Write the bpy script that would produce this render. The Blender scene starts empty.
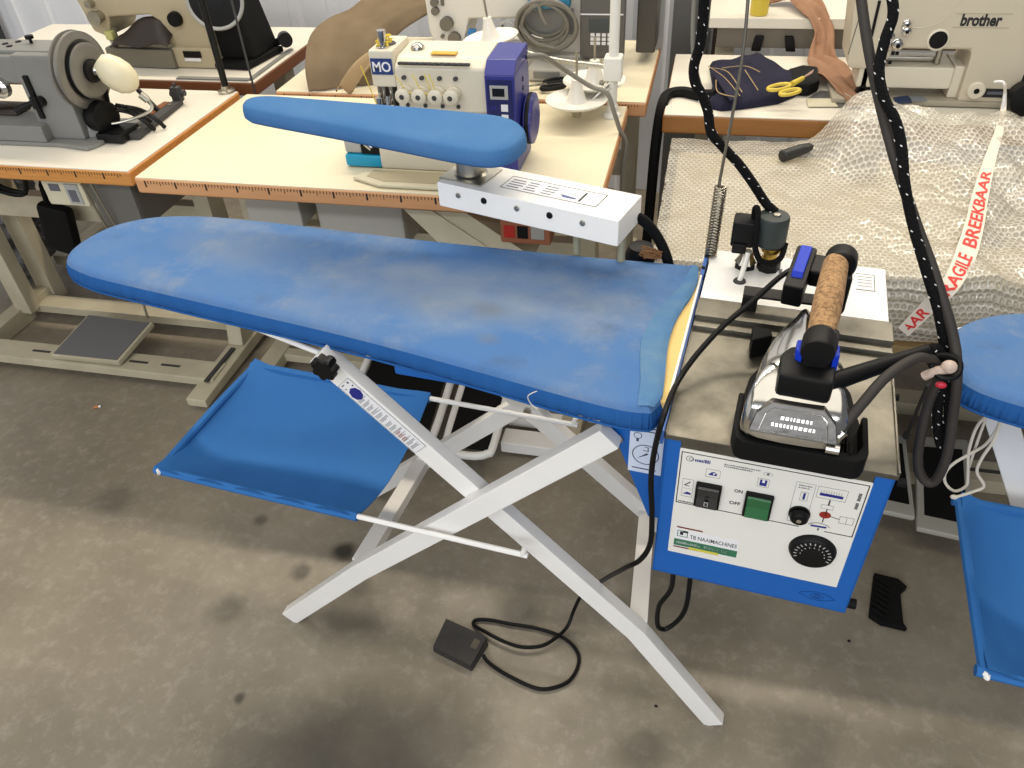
import bpy, bmesh, math, random
from mathutils import Vector, Matrix, noise
from math import sin, cos, pi, radians, sqrt, hypot
random.seed(7)
C = bpy.context.scene.collection
# ------------------------------------------------------------------ camera
FPX, PITCH, ROLL, YAW, CH = 780.0, .6877, .0619, -.2597, 1.6
_Z = -Vector((sin(ROLL)*cos(PITCH), cos(ROLL)*cos(PITCH), sin(PITCH)))
_Y = Vector((0, 0, 1)); _Y = (_Y - _Y.dot(_Z)*_Z).normalized(); _X = _Y.cross(_Z)
_X, _Y = cos(YAW)*_X + sin(YAW)*_Y, -sin(YAW)*_X + cos(YAW)*_Y
cd = bpy.data.cameras.new('camera'); cam = bpy.data.objects.new('camera', cd); C.objects.link(cam)
cd.sensor_fit = 'HORIZONTAL'; cd.sensor_width = 36; cd.lens = 36*FPX/1024; cd.clip_start = .02
cam.matrix_world = Matrix(((_X.x, -_X.y, -_X.z, 0), (_Y.x, -_Y.y, -_Y.z, 0), (_Z.x, -_Z.y, -_Z.z, CH), (0, 0, 0, 1)))
bpy.context.scene.camera = cam
def ray(px, py):
    v = Vector((px-512, py-384, FPX)); return Vector((v.dot(_X), v.dot(_Y), v.dot(_Z)))
def atz(px, py, z):          # surveyed photo point at height z, in metres
    r = ray(px, py); t = (z-CH)/r.z; return Vector((r.x*t, r.y*t, z))
def aty(px, py, y):
    r = ray(px, py); t = y/r.y; return Vector((r.x*t, y, CH+r.z*t))
# ironing station frame: u along the board, v away from the operator
SA = radians(-5.5); SO = Vector((-.001, .785, 0))
S = Matrix.Translation(SO) @ Matrix.Rotation(SA, 4, 'Z'); SI = S.inverted()
W = Matrix.Identity(4)
def lz(px, py, z): return SI @ atz(px, py, z)
def lv(px, py, v):
    o = SI @ Vector((0, 0, CH)); r = SI.to_3x3() @ ray(px, py); t = (v-o.y)/r.y; return o + r*t
# ------------------------------------------------------------------ materials
def lin(c):
    return tuple(((x/255+.055)/1.055)**2.4 if x > 10 else x/255/12.92 for x in c) + (1,)
MATS = {}
def mat(name, rgb, rough=.5, metal=0, n=None, bump=None, coat=0, stretch=None, emis=None, spec=.5, trans=0, rn=0):
    """n=(scale, strength, rgb2[, lo, hi]) mottling; bump=(scale, strength[, kind])"""
    if name in MATS: return MATS[name]
    m = bpy.data.materials.new(name); m.use_nodes = True; nt = m.node_tree; b = nt.nodes['Principled BSDF']
    b.inputs['Base Color'].default_value = lin(rgb); b.inputs['Roughness'].default_value = rough; b.inputs['Metallic'].default_value = metal
    b.inputs['Specular IOR Level'].default_value = spec
    if coat: b.inputs['Coat Weight'].default_value = coat
    if trans: b.inputs['Transmission Weight'].default_value = trans
    if emis: b.inputs['Emission Color'].default_value = lin(emis[0]); b.inputs['Emission Strength'].default_value = emis[1]
    tc = nt.nodes.new('ShaderNodeTexCoord'); src = tc.outputs['Object']
    if stretch:
        mp = nt.nodes.new('ShaderNodeMapping'); mp.inputs['Scale'].default_value = stretch; nt.links.new(src, mp.inputs[0]); src = mp.outputs[0]
    if n:
        t = nt.nodes.new('ShaderNodeTexNoise'); t.inputs['Scale'].default_value = n[0]; t.inputs['Detail'].default_value = 6; t.inputs['Roughness'].default_value = .62
        nt.links.new(src, t.inputs['Vector'])
        mr = nt.nodes.new('ShaderNodeMapRange'); lo, hi = (n[3], n[4]) if len(n) > 3 else (.35, .7)
        mr.inputs[1].default_value = lo; mr.inputs[2].default_value = hi; mr.inputs[4].default_value = n[1]; nt.links.new(t.outputs['Fac'], mr.inputs[0])
        mx = nt.nodes.new('ShaderNodeMix'); mx.data_type = 'RGBA'; mx.inputs[6].default_value = lin(rgb); mx.inputs[7].default_value = lin(n[2])
        nt.links.new(mr.outputs[0], mx.inputs[0]); nt.links.new(mx.outputs[2], b.inputs['Base Color'])
        if rn:
            r2 = nt.nodes.new('ShaderNodeMapRange'); r2.inputs[3].default_value = rough; r2.inputs[4].default_value = rough+rn
            nt.links.new(t.outputs['Fac'], r2.inputs[0]); nt.links.new(r2.outputs[0], b.inputs['Roughness'])
    if bump:
        kind = bump[2] if len(bump) > 2 else 'noise'
        if kind == 'noise':
            t = nt.nodes.new('ShaderNodeTexNoise'); t.inputs['Detail'].default_value = 4; out = t.outputs['Fac']
        elif kind == 'voro':
            t = nt.nodes.new('ShaderNodeTexVoronoi'); out = t.outputs['Distance']
        else:
            t = nt.nodes.new('ShaderNodeTexWave'); t.inputs['Distortion'].default_value = .4; out = t.outputs['Fac']
        t.inputs['Scale'].default_value = bump[0]; nt.links.new(src, t.inputs['Vector'])
        bp = nt.nodes.new('ShaderNodeBump'); bp.inputs['Strength'].default_value = bump[1]; bp.inputs['Distance'].default_value = .004
        nt.links.new(out, bp.inputs['Height']); nt.links.new(bp.outputs[0], b.inputs['Normal'])
    MATS[name] = m; return m
white = mat('white_enamel', (234, 232, 228), .35, n=(9, .35, (218, 216, 212)), bump=(60, .05))
white_plain = mat('white_plastic', (222, 220, 212), .4)
cream = mat('cream_enamel', (205, 198, 172), .45, n=(12, .4, (180, 172, 146)))
stand_cream = mat('stand_cream_paint', (186, 178, 154), .5, n=(7, .6, (150, 142, 118)))
blue_paint = mat('blue_paint', (2, 90, 172), .4, n=(7, .35, (2, 78, 154)))
blue_top = mat('faded_blue_cloth', (74, 112, 162), .95, n=(2.8, .75, (106, 126, 152), .40, .68), bump=(420, .25), spec=.15)
def mottle(m, layers):
    nt = m.node_tree; b = nt.nodes['Principled BSDF']; tc = next(x for x in nt.nodes if x.type == 'TEX_COORD')
    for sc, amt, rgb, lo, hi in layers:
        src = b.inputs['Base Color'].links[0].from_socket
        t = nt.nodes.new('ShaderNodeTexNoise'); t.inputs['Scale'].default_value = sc; t.inputs['Detail'].default_value = 7; t.inputs['Roughness'].default_value = .7; nt.links.new(tc.outputs['Object'], t.inputs['Vector'])
        r = nt.nodes.new('ShaderNodeMapRange'); r.inputs[1].default_value = lo; r.inputs[2].default_value = hi; r.inputs[4].default_value = amt; nt.links.new(t.outputs['Fac'], r.inputs[0])
        x = nt.nodes.new('ShaderNodeMix'); x.data_type = 'RGBA'; nt.links.new(r.outputs[0], x.inputs[0]); nt.links.new(src, x.inputs[6]); x.inputs[7].default_value = lin(rgb); nt.links.new(x.outputs[2], b.inputs['Base Color'])
mottle(blue_top, [(6, .6, (138, 144, 150), .52, .76), (9.5, .6, (74, 88, 110), .58, .78), (22, .4, (134, 136, 130), .58, .8)])
def worn_patch(m, spots, rgb):
    """rubbed grey patches where the cloth itself is worn (places in the station frame)"""
    nt = m.node_tree; b = nt.nodes['Principled BSDF']; tc = next(x for x in nt.nodes if x.type == 'TEX_COORD'); N = nt.nodes.new; L = nt.links.new
    jn = N('ShaderNodeTexNoise'); jn.inputs['Scale'].default_value = 11; jn.inputs['Detail'].default_value = 7; L(tc.outputs['Object'], jn.inputs['Vector'])
    for x, y, rx, ry, a in spots:
        mp = N('ShaderNodeMapping'); mp.inputs['Location'].default_value = (-x/rx, -y/ry, 0); mp.inputs['Scale'].default_value = (1/rx, 1/ry, 0); L(tc.outputs['Object'], mp.inputs[0])
        ln = N('ShaderNodeVectorMath'); ln.operation = 'LENGTH'; L(mp.outputs[0], ln.inputs[0])
        ad = N('ShaderNodeMath'); ad.operation = 'MULTIPLY_ADD'; L(jn.outputs['Fac'], ad.inputs[0]); ad.inputs[1].default_value = -1.3; L(ln.outputs['Value'], ad.inputs[2])
        r = N('ShaderNodeMapRange'); r.inputs[1].default_value = -.45; r.inputs[2].default_value = .45; r.inputs[3].default_value = a; r.inputs[4].default_value = 0; L(ad.outputs[0], r.inputs[0])
        src = b.inputs['Base Color'].links[0].from_socket; k = N('ShaderNodeMix'); k.data_type = 'RGBA'; L(r.outputs[0], k.inputs[0]); L(src, k.inputs[6]); k.inputs[7].default_value = lin(rgb); L(k.outputs[2], b.inputs['Base Color'])
worn_patch(blue_top, [(-.45, .25, .26, .12, .42), (-.85, .30, .20, .08, .28), (-.22, .26, .14, .10, .28), (-.50, .30, .07, .04, .5)], (146, 154, 160))
worn_patch(blue_top, [(-.33, .22, .035, .025, .4), (-.30, .14, .025, .018, .35)], (106, 108, 106))
blue_skirt = mat('blue_cloth', (34, 84, 144), .9, n=(14, .5, (40, 92, 156)), bump=(380, .3), spec=.15)
blue_hem = mat('pale_blue_cloth', (76, 116, 158), .92, n=(16, .8, (104, 134, 156)), bump=(400, .3), spec=.15)
blue_tray = mat('tray_blue_cloth', (44, 102, 166), .75, n=(4, .4, (56, 114, 174)), bump=(500, .2), spec=.2)
black = mat('black_plastic', (7, 7, 8), .48, spec=.22)
black_rubber = mat('black_rubber', (6, 6, 6), .7, n=(30, .5, (14, 13, 13)), spec=.2)
black_metal = mat('black_metal', (9, 9, 10), .42, spec=.28)
dark = mat('dark_grey', (52, 52, 52), .6)
steel = mat('brushed_steel', (124, 121, 112), .34, metal=1, n=(9, .85, (70, 68, 62), .38, .72), bump=(30, .12), rn=.22)
chrome = mat('chrome', (205, 203, 198), .16, metal=1, n=(14, .4, (160, 156, 148)))
galv = mat('zinc', (176, 172, 160), .33, metal=1)
spring_m = mat('spring_steel', (138, 132, 120), .35, metal=1)
brass = mat('brass', (170, 140, 70), .35, metal=1)
cork = mat('cork', (172, 136, 94), .9, n=(160, .9, (112, 82, 54), .42, .62), bump=(180, .5))
chip = mat('chipboard_beige', (214, 184, 116), .8)
laminate = mat('cream_laminate', (222, 212, 184), .38, n=(3, .3, (212, 201, 170)))
laminate_w = mat('white_laminate', (222, 216, 202), .38, n=(3, .4, (206, 198, 182)))
wood_edge = mat('wood_edge', (200, 140, 72), .5, n=(8, .6, (172, 110, 50)), stretch=(1, 6, 20))
wood_edge_p = mat('pale_wood_edge', (208, 156, 110), .5, n=(8, .5, (188, 134, 88)), stretch=(1, 6, 20))
ink = mat('black_ink', (26, 26, 28), .6)
ink_g = mat('grey_ink', (92, 92, 100), .6)
ink_b = mat('blue_ink', (22, 30, 120), .6)
ink_r = mat('red_ink', (190, 36, 30), .6)
paper = mat('white_paper', (224, 224, 226), .55)
green = mat('green_ink', (48, 110, 78), .5)
yellow_ink = mat('yellow_ink', (200, 190, 70), .5)
maroon = mat('maroon_ink', (110, 44, 40), .5)
green_lamp = mat('green_rocker', (22, 92, 50), .25, coat=.5)
red_dot = mat('red_spot', (140, 34, 22), .5)
navy = mat('navy_plastic', (44, 48, 128), .35, n=(6, .3, (38, 42, 112)))
navy_d = mat('dark_navy_panel', (24, 28, 84), .3)
cyan = mat('cyan_plastic', (20, 150, 190), .4)
blue_acc = mat('bright_blue_plastic', (4, 48, 178), .5, spec=.3)
grey_machine = mat('grey_machine_paint', (124, 124, 120), .42, n=(8, .4, (104, 104, 102)))
grey_l = mat('light_grey_paint', (160, 160, 156), .45)
beige_machine = mat('beige_machine_paint', (176, 164, 136), .45, n=(6, .3, (158, 146, 118)))
cream_machine = mat('cream_machine_paint', (212, 204, 184), .4, n=(5, .3, (200, 192, 170)))
brother_m = mat('ivory_machine_paint', (196, 186, 164), .42, n=(5, .3, (182, 172, 150)))
taupe = mat('taupe_cloth', (120, 105, 84), .9, n=(7, .6, (96, 82, 64)), bump=(300, .3), spec=.1)
peach = mat('peach_cloth', (150, 112, 84), .8, n=(14, .6, (122, 86, 62)), bump=(200, .2))
denim = mat('dark_denim', (38, 38, 56), .85, n=(20, .5, (26, 26, 40)), bump=(400, .3), spec=.15)
yellow_pl = mat('yellow_plastic', (206, 182, 66), .4)
rope_b = mat('braided_black', (6, 6, 7), .85, spec=.2, bump=(260, .5, 'voro'))
hose_br = mat('brown_grey_hose', (40, 36, 33), .7, n=(10, .6, (62, 55, 48)))
cord_w = mat('white_cord', (214, 206, 190), .7)
bone = mat('ivory_plastic', (214, 206, 176), .35)
grey_cable = mat('grey_cable', (122, 118, 108), .5)
# ------------------------------------------------------------------ mesh builder
SPACE = {}
class B:
    def __init__(s, sp=W): s.bm = bmesh.new(); s.sp = sp; s.mi = 0
    def _add(s, tb, M=None):
        mp = {}
        for v in tb.verts: mp[v] = s.bm.verts.new(M @ v.co if M else v.co)
        for f in tb.faces:
            try: nf = s.bm.faces.new([mp[v] for v in f.verts]); nf.material_index = s.mi
            except ValueError: pass
        tb.free(); return s
    def raw(s, vs, fs, M=None):
        vv = [s.bm.verts.new(M @ Vector(v) if M else Vector(v)) for v in vs]
        for f in fs:
            try: nf = s.bm.faces.new([vv[i] for i in f]); nf.material_index = s.mi
            except ValueError: pass
        return s
    def box(s, a, b, bev=0, M=None, seg=2):
        t = bmesh.new(); r = bmesh.ops.create_cube(t, size=1)
        a, b = Vector(a), Vector(b); c = (a+b)/2; d = b-a
        for v in t.verts: v.co = Vector((v.co.x*abs(d.x)+c.x, v.co.y*abs(d.y)+c.y, v.co.z*abs(d.z)+c.z))
        if bev: bmesh.ops.bevel(t, geom=list(t.edges), offset=bev, segments=seg, affect='EDGES', profile=.5)
        return s._add(t, M)
    def prism(s, pts, vec, bev=0, M=None):
        t = bmesh.new(); vec = Vector(vec); n = len(pts)
        lo = [t.verts.new(Vector(p)) for p in pts]; hi = [t.verts.new(Vector(p)+vec) for p in pts]
        t.faces.new(lo); t.faces.new(hi[::-1])
        for i in range(n): t.faces.new((lo[i], hi[i], hi[(i+1) % n], lo[(i+1) % n]))
        bmesh.ops.recalc_face_normals(t, faces=list(t.faces))
        if bev: bmesh.ops.bevel(t, geom=list(t.edges), offset=bev, segments=2, affect='EDGES', profile=.5)
        bmesh.ops.triangulate(t, faces=[f for f in t.faces if len(f.verts) > 4])
        return s._add(t, M)
    def cyl(s, p0, p1, r0, r1=None, n=20, bev=0):
        p0, p1 = Vector(p0), Vector(p1); r1 = r0 if r1 is None else r1; d = p1-p0; L = d.length
        if bev: prof = [(0, 0), (r0-bev, 0), (r0, bev), (r1, L-bev), (r1-bev, L), (0, L)]
        else: prof = [(0, 0), (r0, 0), (r1, L), (0, L)]
        return s.lathe(prof, p0, d, n)
    def lathe(s, prof, p0=(0, 0, 0), axis=(0, 0, 1), n=24):
        M = Matrix.Translation(Vector(p0)) @ Vector((0, 0, 1)).rotation_difference(Vector(axis).normalized()).to_matrix().to_4x4()
        rings = []
        for r, z in prof:
            if r < 1e-6: rings.append([s.bm.verts.new(M @ Vector((0, 0, z)))])
            else: rings.append([s.bm.verts.new(M @ Vector((r*cos(2*pi*k/n), r*sin(2*pi*k/n), z))) for k in range(n)])
        for a, b in zip(rings, rings[1:]):
            for k in range(n):
                l = (k+1) % n
                if len(a) == 1 and len(b) == 1: continue
                f = (a[0], b[l], b[k]) if len(a) == 1 else (a[k], a[l], b[0]) if len(b) == 1 else (a[k], a[l], b[l], b[k])
                try: nf = s.bm.faces.new(f); nf.material_index = s.mi
                except ValueError: pass
        return s
    def tube(s, pts, r, n=10, smooth=6, closed=False, rz=None):
        P = [Vector(p) for p in pts]
        if smooth: P = spline(P, smooth, closed)
        m = len(P); rings = []; up = None
        for i, p in enumerate(P):
            t = (P[(i+1) % m]-P[i-1]) if closed else (P[min(i+1, m-1)]-P[max(i-1, 0)])
            t.normalize()
            if up is None: up = t.orthogonal().normalized()
            up = (up - up.dot(t)*t).normalized(); q = t.cross(up); rr = r(i/(m-1)) if callable(r) else r
            rings.append([s.bm.verts.new(p + (up*cos(2*pi*k/n)+q*sin(2*pi*k/n))*rr) for k in range(n)])
        for i in range(m if closed else m-1):
            a, b = rings[i], rings[(i+1) % m]
            for k in range(n):
                f = s.bm.faces.new((a[k], a[(k+1) % n], b[(k+1) % n], b[k])); f.material_index = s.mi
        if not closed:
            for rg in (rings[0][::-1], rings[-1]): f = s.bm.faces.new(rg); f.material_index = s.mi
        return s
    def grid(s, fn, nu, nv, closeu=False):
        g = [[s.bm.verts.new(Vector(fn(i/nu, j/nv))) for j in range(nv+1)] for i in range(nu+1 if not closeu else nu)]
        for i in range(nu):
            for j in range(nv):
                k = (i+1) % len(g); f = s.bm.faces.new((g[i][j], g[k][j], g[k][j+1], g[i][j+1])); f.material_index = s.mi
        return s
    def sphere(s, c, r, M=None, n=16):
        t = bmesh.new(); bmesh.ops.create_uvsphere(t, u_segments=n, v_segments=max(6, n//2), radius=1)
        r = (r, r, r) if not hasattr(r, '__len__') else r
        for v in t.verts: v.co = Vector(c) + Vector((v.co.x*r[0], v.co.y*r[1], v.co.z*r[2]))
        return s._add(t, M)
    def text(s, txt, M, size, depth=.0004, width=None, bold=0):
        vs, fs = text_mesh(txt, bold)
        w = max(v[0] for v in vs)-min(v[0] for v in vs); x0 = min(v[0] for v in vs)
        sx = width/w if width else size
        s.raw([((v[0]-x0)*sx, v[1]*size, v[2]*depth) for v in vs], fs, M); return s
    def build(s, name, mats, parent=None, sp=None, solid=0, sharp=38, sub=0):
        """parent: a thing's root (or a part of one); vertices are given in space s.sp"""
        mats = mats if isinstance(mats, (list, tuple)) else [mats]
        fr = SPACE[parent.name] if parent else W
        T = fr.inverted() @ s.sp
        me = bpy.data.meshes.new(name)
        bmesh.ops.recalc_face_normals(s.bm, faces=list(s.bm.faces)) if not solid else None
        s.bm.transform(T); s.bm.to_mesh(me); s.bm.free()
        for m in mats: me.materials.append(m)
        for p in me.polygons: p.use_smooth = True
        me.set_sharp_from_angle(angle=radians(sharp))
        o = bpy.data.objects.new(name, me); C.objects.link(o)
        if solid:
            md = o.modifiers.new('solid', 'SOLIDIFY'); md.thickness = solid; md.offset = 0
        if sub: md = o.modifiers.new('sub', 'SUBSURF'); md.levels = sub; md.render_levels = sub
        md = o.modifiers.new('even_normals', 'WEIGHTED_NORMAL'); md.keep_sharp = True; md.weight = 90
        if parent: o.parent = parent
        SPACE[o.name] = fr
        return o
TXT = {}
def text_mesh(txt, bold=0):
    if (txt, bold) in TXT: return TXT[(txt, bold)]
    cu = bpy.data.curves.new('t', 'FONT'); cu.body = txt; cu.size = 1; cu.extrude = .5; cu.offset = bold; cu.resolution_u = 3
    o = bpy.data.objects.new('t', cu); C.objects.link(o)
    dg = bpy.context.evaluated_depsgraph_get(); dg.update(); ev = o.evaluated_get(dg); me = ev.to_mesh()
    r = ([tuple(v.co) for v in me.vertices], [tuple(p.vertices) for p in me.polygons])
    ev.to_mesh_clear(); bpy.data.objects.remove(o); bpy.data.curves.remove(cu)
    TXT[(txt, bold)] = r; return r
def spline(P, k=6, closed=False):
    out = []; m = len(P)
    for i in range(m if closed else m-1):
        if closed: a, b, c, d = P[i-1], P[i], P[(i+1) % m], P[(i+2) % m]
        else: a, b, c, d = P[max(i-1, 0)], P[i], P[i+1], P[min(i+2, m-1)]
        for j in range(k):
            t = j/k
            out.append(.5*((2*b)+(c-a)*t+(2*a-5*b+4*c-d)*t*t+(3*b-a-3*c+d)*t**3))
    if not closed: out.append(P[-1].copy())
    return out
def thing(name, label, cat, loc=(0, 0, 0), rot=0, sp=W, group=None):
    o = bpy.data.objects.new(name, None); C.objects.link(o); o.empty_display_size = .05
    M = sp @ Matrix.Translation(Vector(loc)) @ Matrix.Rotation(rot, 4, 'Z')
    o.matrix_world = M; SPACE[o.name] = M; o['label'] = label; o['category'] = cat
    if group: o['group'] = group
    return o
def tag(o, label, cat, group=None, kind=None):
    o['label'] = label; o['category'] = cat
    if group: o['group'] = group
    if kind: o['kind'] = kind
    return o
def rebase(o, loc, rot=0, sp=W):
    """give a single-mesh thing its origin at its base"""
    M = sp @ Matrix.Translation(Vector(loc)) @ Matrix.Rotation(rot, 4, 'Z')
    o.data.transform(M.inverted()); o.matrix_world = M; SPACE[o.name] = M; return o
def struct(o, label=None, cat=None):
    o['kind'] = 'structure'
    if label: o['label'] = label
    if cat: o['category'] = cat
    return o
def facing(p, right, up):
    """matrix that lays xy art on a plane: origin p, x along right, y along up"""
    r = Vector(right).normalized(); u = Vector(up); u = (u-u.dot(r)*r).normalized(); n = r.cross(u)
    return Matrix(((r.x, u.x, n.x, p[0]), (r.y, u.y, n.y, p[1]), (r.z, u.z, n.z, p[2]), (0, 0, 0, 1)))
def channel(b, pts, w, y0, y1, bev=.003):
    """flat bar whose side view follows pts (u,z); y0..y1 is its depth"""
    P = [Vector((p[0], p[1])) for p in pts]; L, R = [], []
    for i, p in enumerate(P):
        a = (p-P[i-1]).normalized() if i else None; c = (P[i+1]-p).normalized() if i < len(P)-1 else None
        t = ((a or c)+(c or a)).normalized(); k = 1/max(.5, t.dot(a or c)); nrm = Vector((-t.y, t.x))*w/2*k
        L.append(p+nrm); R.append(p-nrm)
    for i in range(len(P)-1): pass
    poly = L+R[::-1]
    b.prism([(q.x, y0, q.y) for q in poly], (0, y1-y0, 0), bev)
# ================================================================== SETTING
def floor_mat():
    m = bpy.data.materials.new('polished_concrete'); m.use_nodes = True; nt = m.node_tree; b = nt.nodes['Principled BSDF']
    N = nt.nodes.new; L = nt.links.new
    tc = N('ShaderNodeTexCoord'); src = tc.outputs['Object']
    def noi(sc, det=8, ro=.65):
        t = N('ShaderNodeTexNoise'); t.inputs['Scale'].default_value = sc; t.inputs['Detail'].default_value = det; t.inputs['Roughness'].default_value = ro; L(src, t.inputs['Vector']); return t.outputs['Fac']
    def ramp(f, lo, hi, o0=0, o1=1):
        r = N('ShaderNodeMapRange'); r.inputs[1].default_value = lo; r.inputs[2].default_value = hi; r.inputs[3].default_value = o0; r.inputs[4].default_value = o1; L(f, r.inputs[0]); return r.outputs[0]
    def mix(fac, a, c):
        x = N('ShaderNodeMix'); x.data_type = 'RGBA'; L(fac, x.inputs[0])
        for i, q in ((6, a), (7, c)):
            if isinstance(q, tuple): x.inputs[i].default_value = lin(q)
            else: L(q, x.inputs[i])
        return x.outputs[2]
    big = noi(1.3); fine = noi(26, 10, .75); mid = noi(5)
    col = mix(ramp(big, .38, .66), (140, 131, 114), (112, 104, 89))
    col = mix(ramp(mid, .42, .72, 0, .5), col, (104, 97, 84))
    col = mix(ramp(fine, .5, .8, 0, .5), col, (176, 170, 158))
    # oil and damp spots, each where the slab carries it
    spots = [(-.78, 1.14, .035, .8), (-.87, 1.06, .03, .6), (-.70, 1.05, .04, .5), (-.70, .98, .10, .45), (-.30, 1.06, .07, .5), (.02, .78, .06, .35),
             (-.55, .66, .17, .6), (-.70, .58, .16, .5), (-.40, .70, .14, .5), (-1.0, .92, .05, .4), (-1.5, 1.2, .07, .35), (.35, .86, .09, .3), (.50, .74, .07, .4), (-.15, .52, .12, .35), (.62, .82, .05, .4), (-1.05, 1.2, .025, .5), (-.86, .72, .015, .7)]
    jig = N('ShaderNodeTexNoise'); jig.inputs['Scale'].default_value = 9; L(src, jig.inputs['Vector'])
    ad = N('ShaderNodeVectorMath'); ad.operation = 'MULTIPLY_ADD'; ad.inputs[1].default_value = (.06, .06, 0); L(jig.outputs['Color'], ad.inputs[0]); L(src, ad.inputs[2])
    for x, y, r, a in spots:
        d = N('ShaderNodeVectorMath'); d.operation = 'DISTANCE'; L(ad.outputs[0], d.inputs[0]); d.inputs[1].default_value = (x+.03, y+.03, 0)
        col = mix(ramp(d.outputs['Value'], r*.45, r*1.15, a*1.15, 0), col, (46, 42, 36))
    L(col, b.inputs['Base Color']); L(ramp(mid, .3, .7, .34, .6), b.inputs['Roughness'])
    bp = N('ShaderNodeBump'); bp.inputs['Strength'].default_value = .15; bp.inputs['Distance'].default_value = .003; L(fine, bp.inputs['Height']); L(bp.outputs[0], b.inputs['Normal'])
    return m
b = B(); b.box((-4.6, -2.6, -.1), (3.4, 3.42, 0))
fl = struct(b.build('floor', floor_mat()), 'worn grey brown polished concrete floor with dark oil spots', 'floor')
wall_m = mat('grey_steel_cladding', (232, 234, 238), .5, n=(1.5, .3, (216, 218, 224)))
def cladding(name, x0, x1, y, label):
    b = B(); prof = []; x = x0
    while x < x1:
        for dx, dy in ((0, 0), (.11, 0), (.125, .02), (.165, .02), (.18, 0)): prof.append((min(x+dx, x1), y-dy))
        x += .18
    pts = [(p[0], p[1]) for p in prof]
    n = len(pts); vs = [(p[0], p[1], 0) for p in pts]+[(p[0], p[1], 3.2) for p in pts]
    fs = [(i, i+1, n+i+1, n+i) for i in range(n-1)]
    vs += [(x0, y+.08, 0), (x1, y+.08, 0), (x0, y+.08, 3.2), (x1, y+.08, 3.2)]; k = 2*n
    fs += [(k, k+1, k+3, k+2)]
    b.raw(vs, fs); return struct(b.build(name, wall_m, sharp=20), label, 'wall')
cladding('wall_back', -4.6, 3.4, 3.34, 'grey ribbed steel wall behind the sewing tables')
struct(B().box((-.13, 3.08, 0), (.0, 3.3, 3.2), .004).build('trim_1', mat('column_grey', (104, 104, 102), .5, n=(4, .4, (86, 86, 84)))), 'grey steel column in the gap between the tables', 'column')
struct(B().box((.02, 3.1, 0), (.06, 3.3, 3.2), .003).build('trim_2', mat('brown_trim', (66, 50, 40), .6)), 'dark brown upright trim beside the grey column', 'trim')
struct(B().box((-3.34, 3.2, 0), (-3.27, 3.3, 3.2), .004).build('trim_3', mat('dark_trim', (48, 50, 54), .5)), 'dark upright trim at the left end of the ribbed wall', 'trim')

struct(B().box((-4.7, -2.6, 0), (-4.6, 3.42, 3.2), .002).build('wall_left', wall_m), 'grey wall at the far left end of the sewing tables', 'wall')
# ================================================================== SEWING TABLES
def ruler(b, x0, x1, y, ztop, flip=1):
    """printed measuring tape along the front edge"""
    x = x0+.03; k = 0
    while x < x1-.02:
        h = .017 if k % 10 == 0 else .012 if k % 5 == 0 else .0075
        w = .0042 if k % 10 == 0 else .0014
        b.box((x-w/2, y-.0009, ztop-.006-h), (x+w/2, y, ztop-.006))
        x += .0085; k += 1
def table_top(root, x0, x1, y0, y1, z, lam, edge, tape=True, th=.042):
    b = B(); b.box((x0+.003, y0+.003, z-.004), (x1-.003, y1-.003, z+.0005), .0008)
    t = b.build('tabletop', lam, root)
    b = B(); r = .012
    b.box((x0, y0, z-th), (x1, y1, z-.0015), .006, seg=3); b.build('wooden_edge', edge, t)
    if tape:
        b = B(); ruler(b, x0, x1, y0, z); b.build('printed_ruler', ink, t)
    return t
def tstand(root, xs, y0, y1, z, zb=.06, m=stand_cream, col=.05):
    """two-legged sewing table stand: foot, column and bracket on each side"""
    for x in xs:
        b = B(); b.box((x-.032, y0, .02), (x+.032, y1, .065), .006)
        for yy in (y0+.03, y1-.04): b.cyl((x, yy, 0), (x, yy, .022), .018, n=14)
        ym = y0*.36+y1*.64
        b.box((x-.026, ym-.04, .06), (x+.026, ym+.04, z-.06), .006)
        b.box((x-.03, y0+.06, z-.075), (x+.03, y1-.06, z-.042), .004)
        b.build('leg', m, root)
TZ = .80
# --- left front table
tl = thing('sewing_table', 'cream sewing table with orange wooden edge holding the grey sewing machine', 'table', (-2.0, 1.9, 0))
table_top(tl, -2.62, -1.407, 1.614, 2.206, TZ, laminate_w, wood_edge)
b = B(); b.box((-2.395, 1.93, .05), (-2.33, 1.985, .758), .005); b.box((-2.40, 2.06, .02), (-2.33, 2.12, .758), .005); b.box((-2.39, 1.95, .05), (-2.34, 2.10, .09), .004)
b.prism([(-2.43, 1.62, .0), (-2.43, 1.98, .0), (-2.43, 1.98, .07), (-2.43, 1.62, .06)], (.06, 0, 0), .006); b.build('leg', stand_cream, tl)
b = B(); b.prism([(-1.49, 1.585, .02), (-1.49, 2.2, .02), (-1.49, 2.2, .07), (-1.49, 1.585, .05)], (.07, 0, 0), .005)
b.prism([(-1.485, 1.86, .06), (-1.485, 1.97, .06), (-1.485, 2.0, .30), (-1.485, 2.0, .758), (-1.485, 1.92, .758), (-1.485, 1.92, .30)], (.055, 0, 0), .005)
lg = b.build('leg', stand_cream, tl)
B().box((-1.462, 1.66, .0605), (-1.448, 1.84, .067)).build('slot', dark, lg)
b = B(); b.box((-2.45, 1.675, .03), (-1.44, 1.765, .062), .004); bm_ = b.build('base_beam', stand_cream, tl)
b = B()
for x in (-2.12, -1.74, -1.62): b.box((x-.035, 1.715, .0615), (x+.035, 1.725, .0632))
b.build('slot', dark, bm_)
B().box((-2.36, 1.975, .03), (-1.44, 2.05, .062), .004).build('base_beam', stand_cream, tl)
B().box((-2.34, 1.93, .46), (-1.46, 1.975, .54), .004).build('cross_beam', stand_cream, tl)
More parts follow.
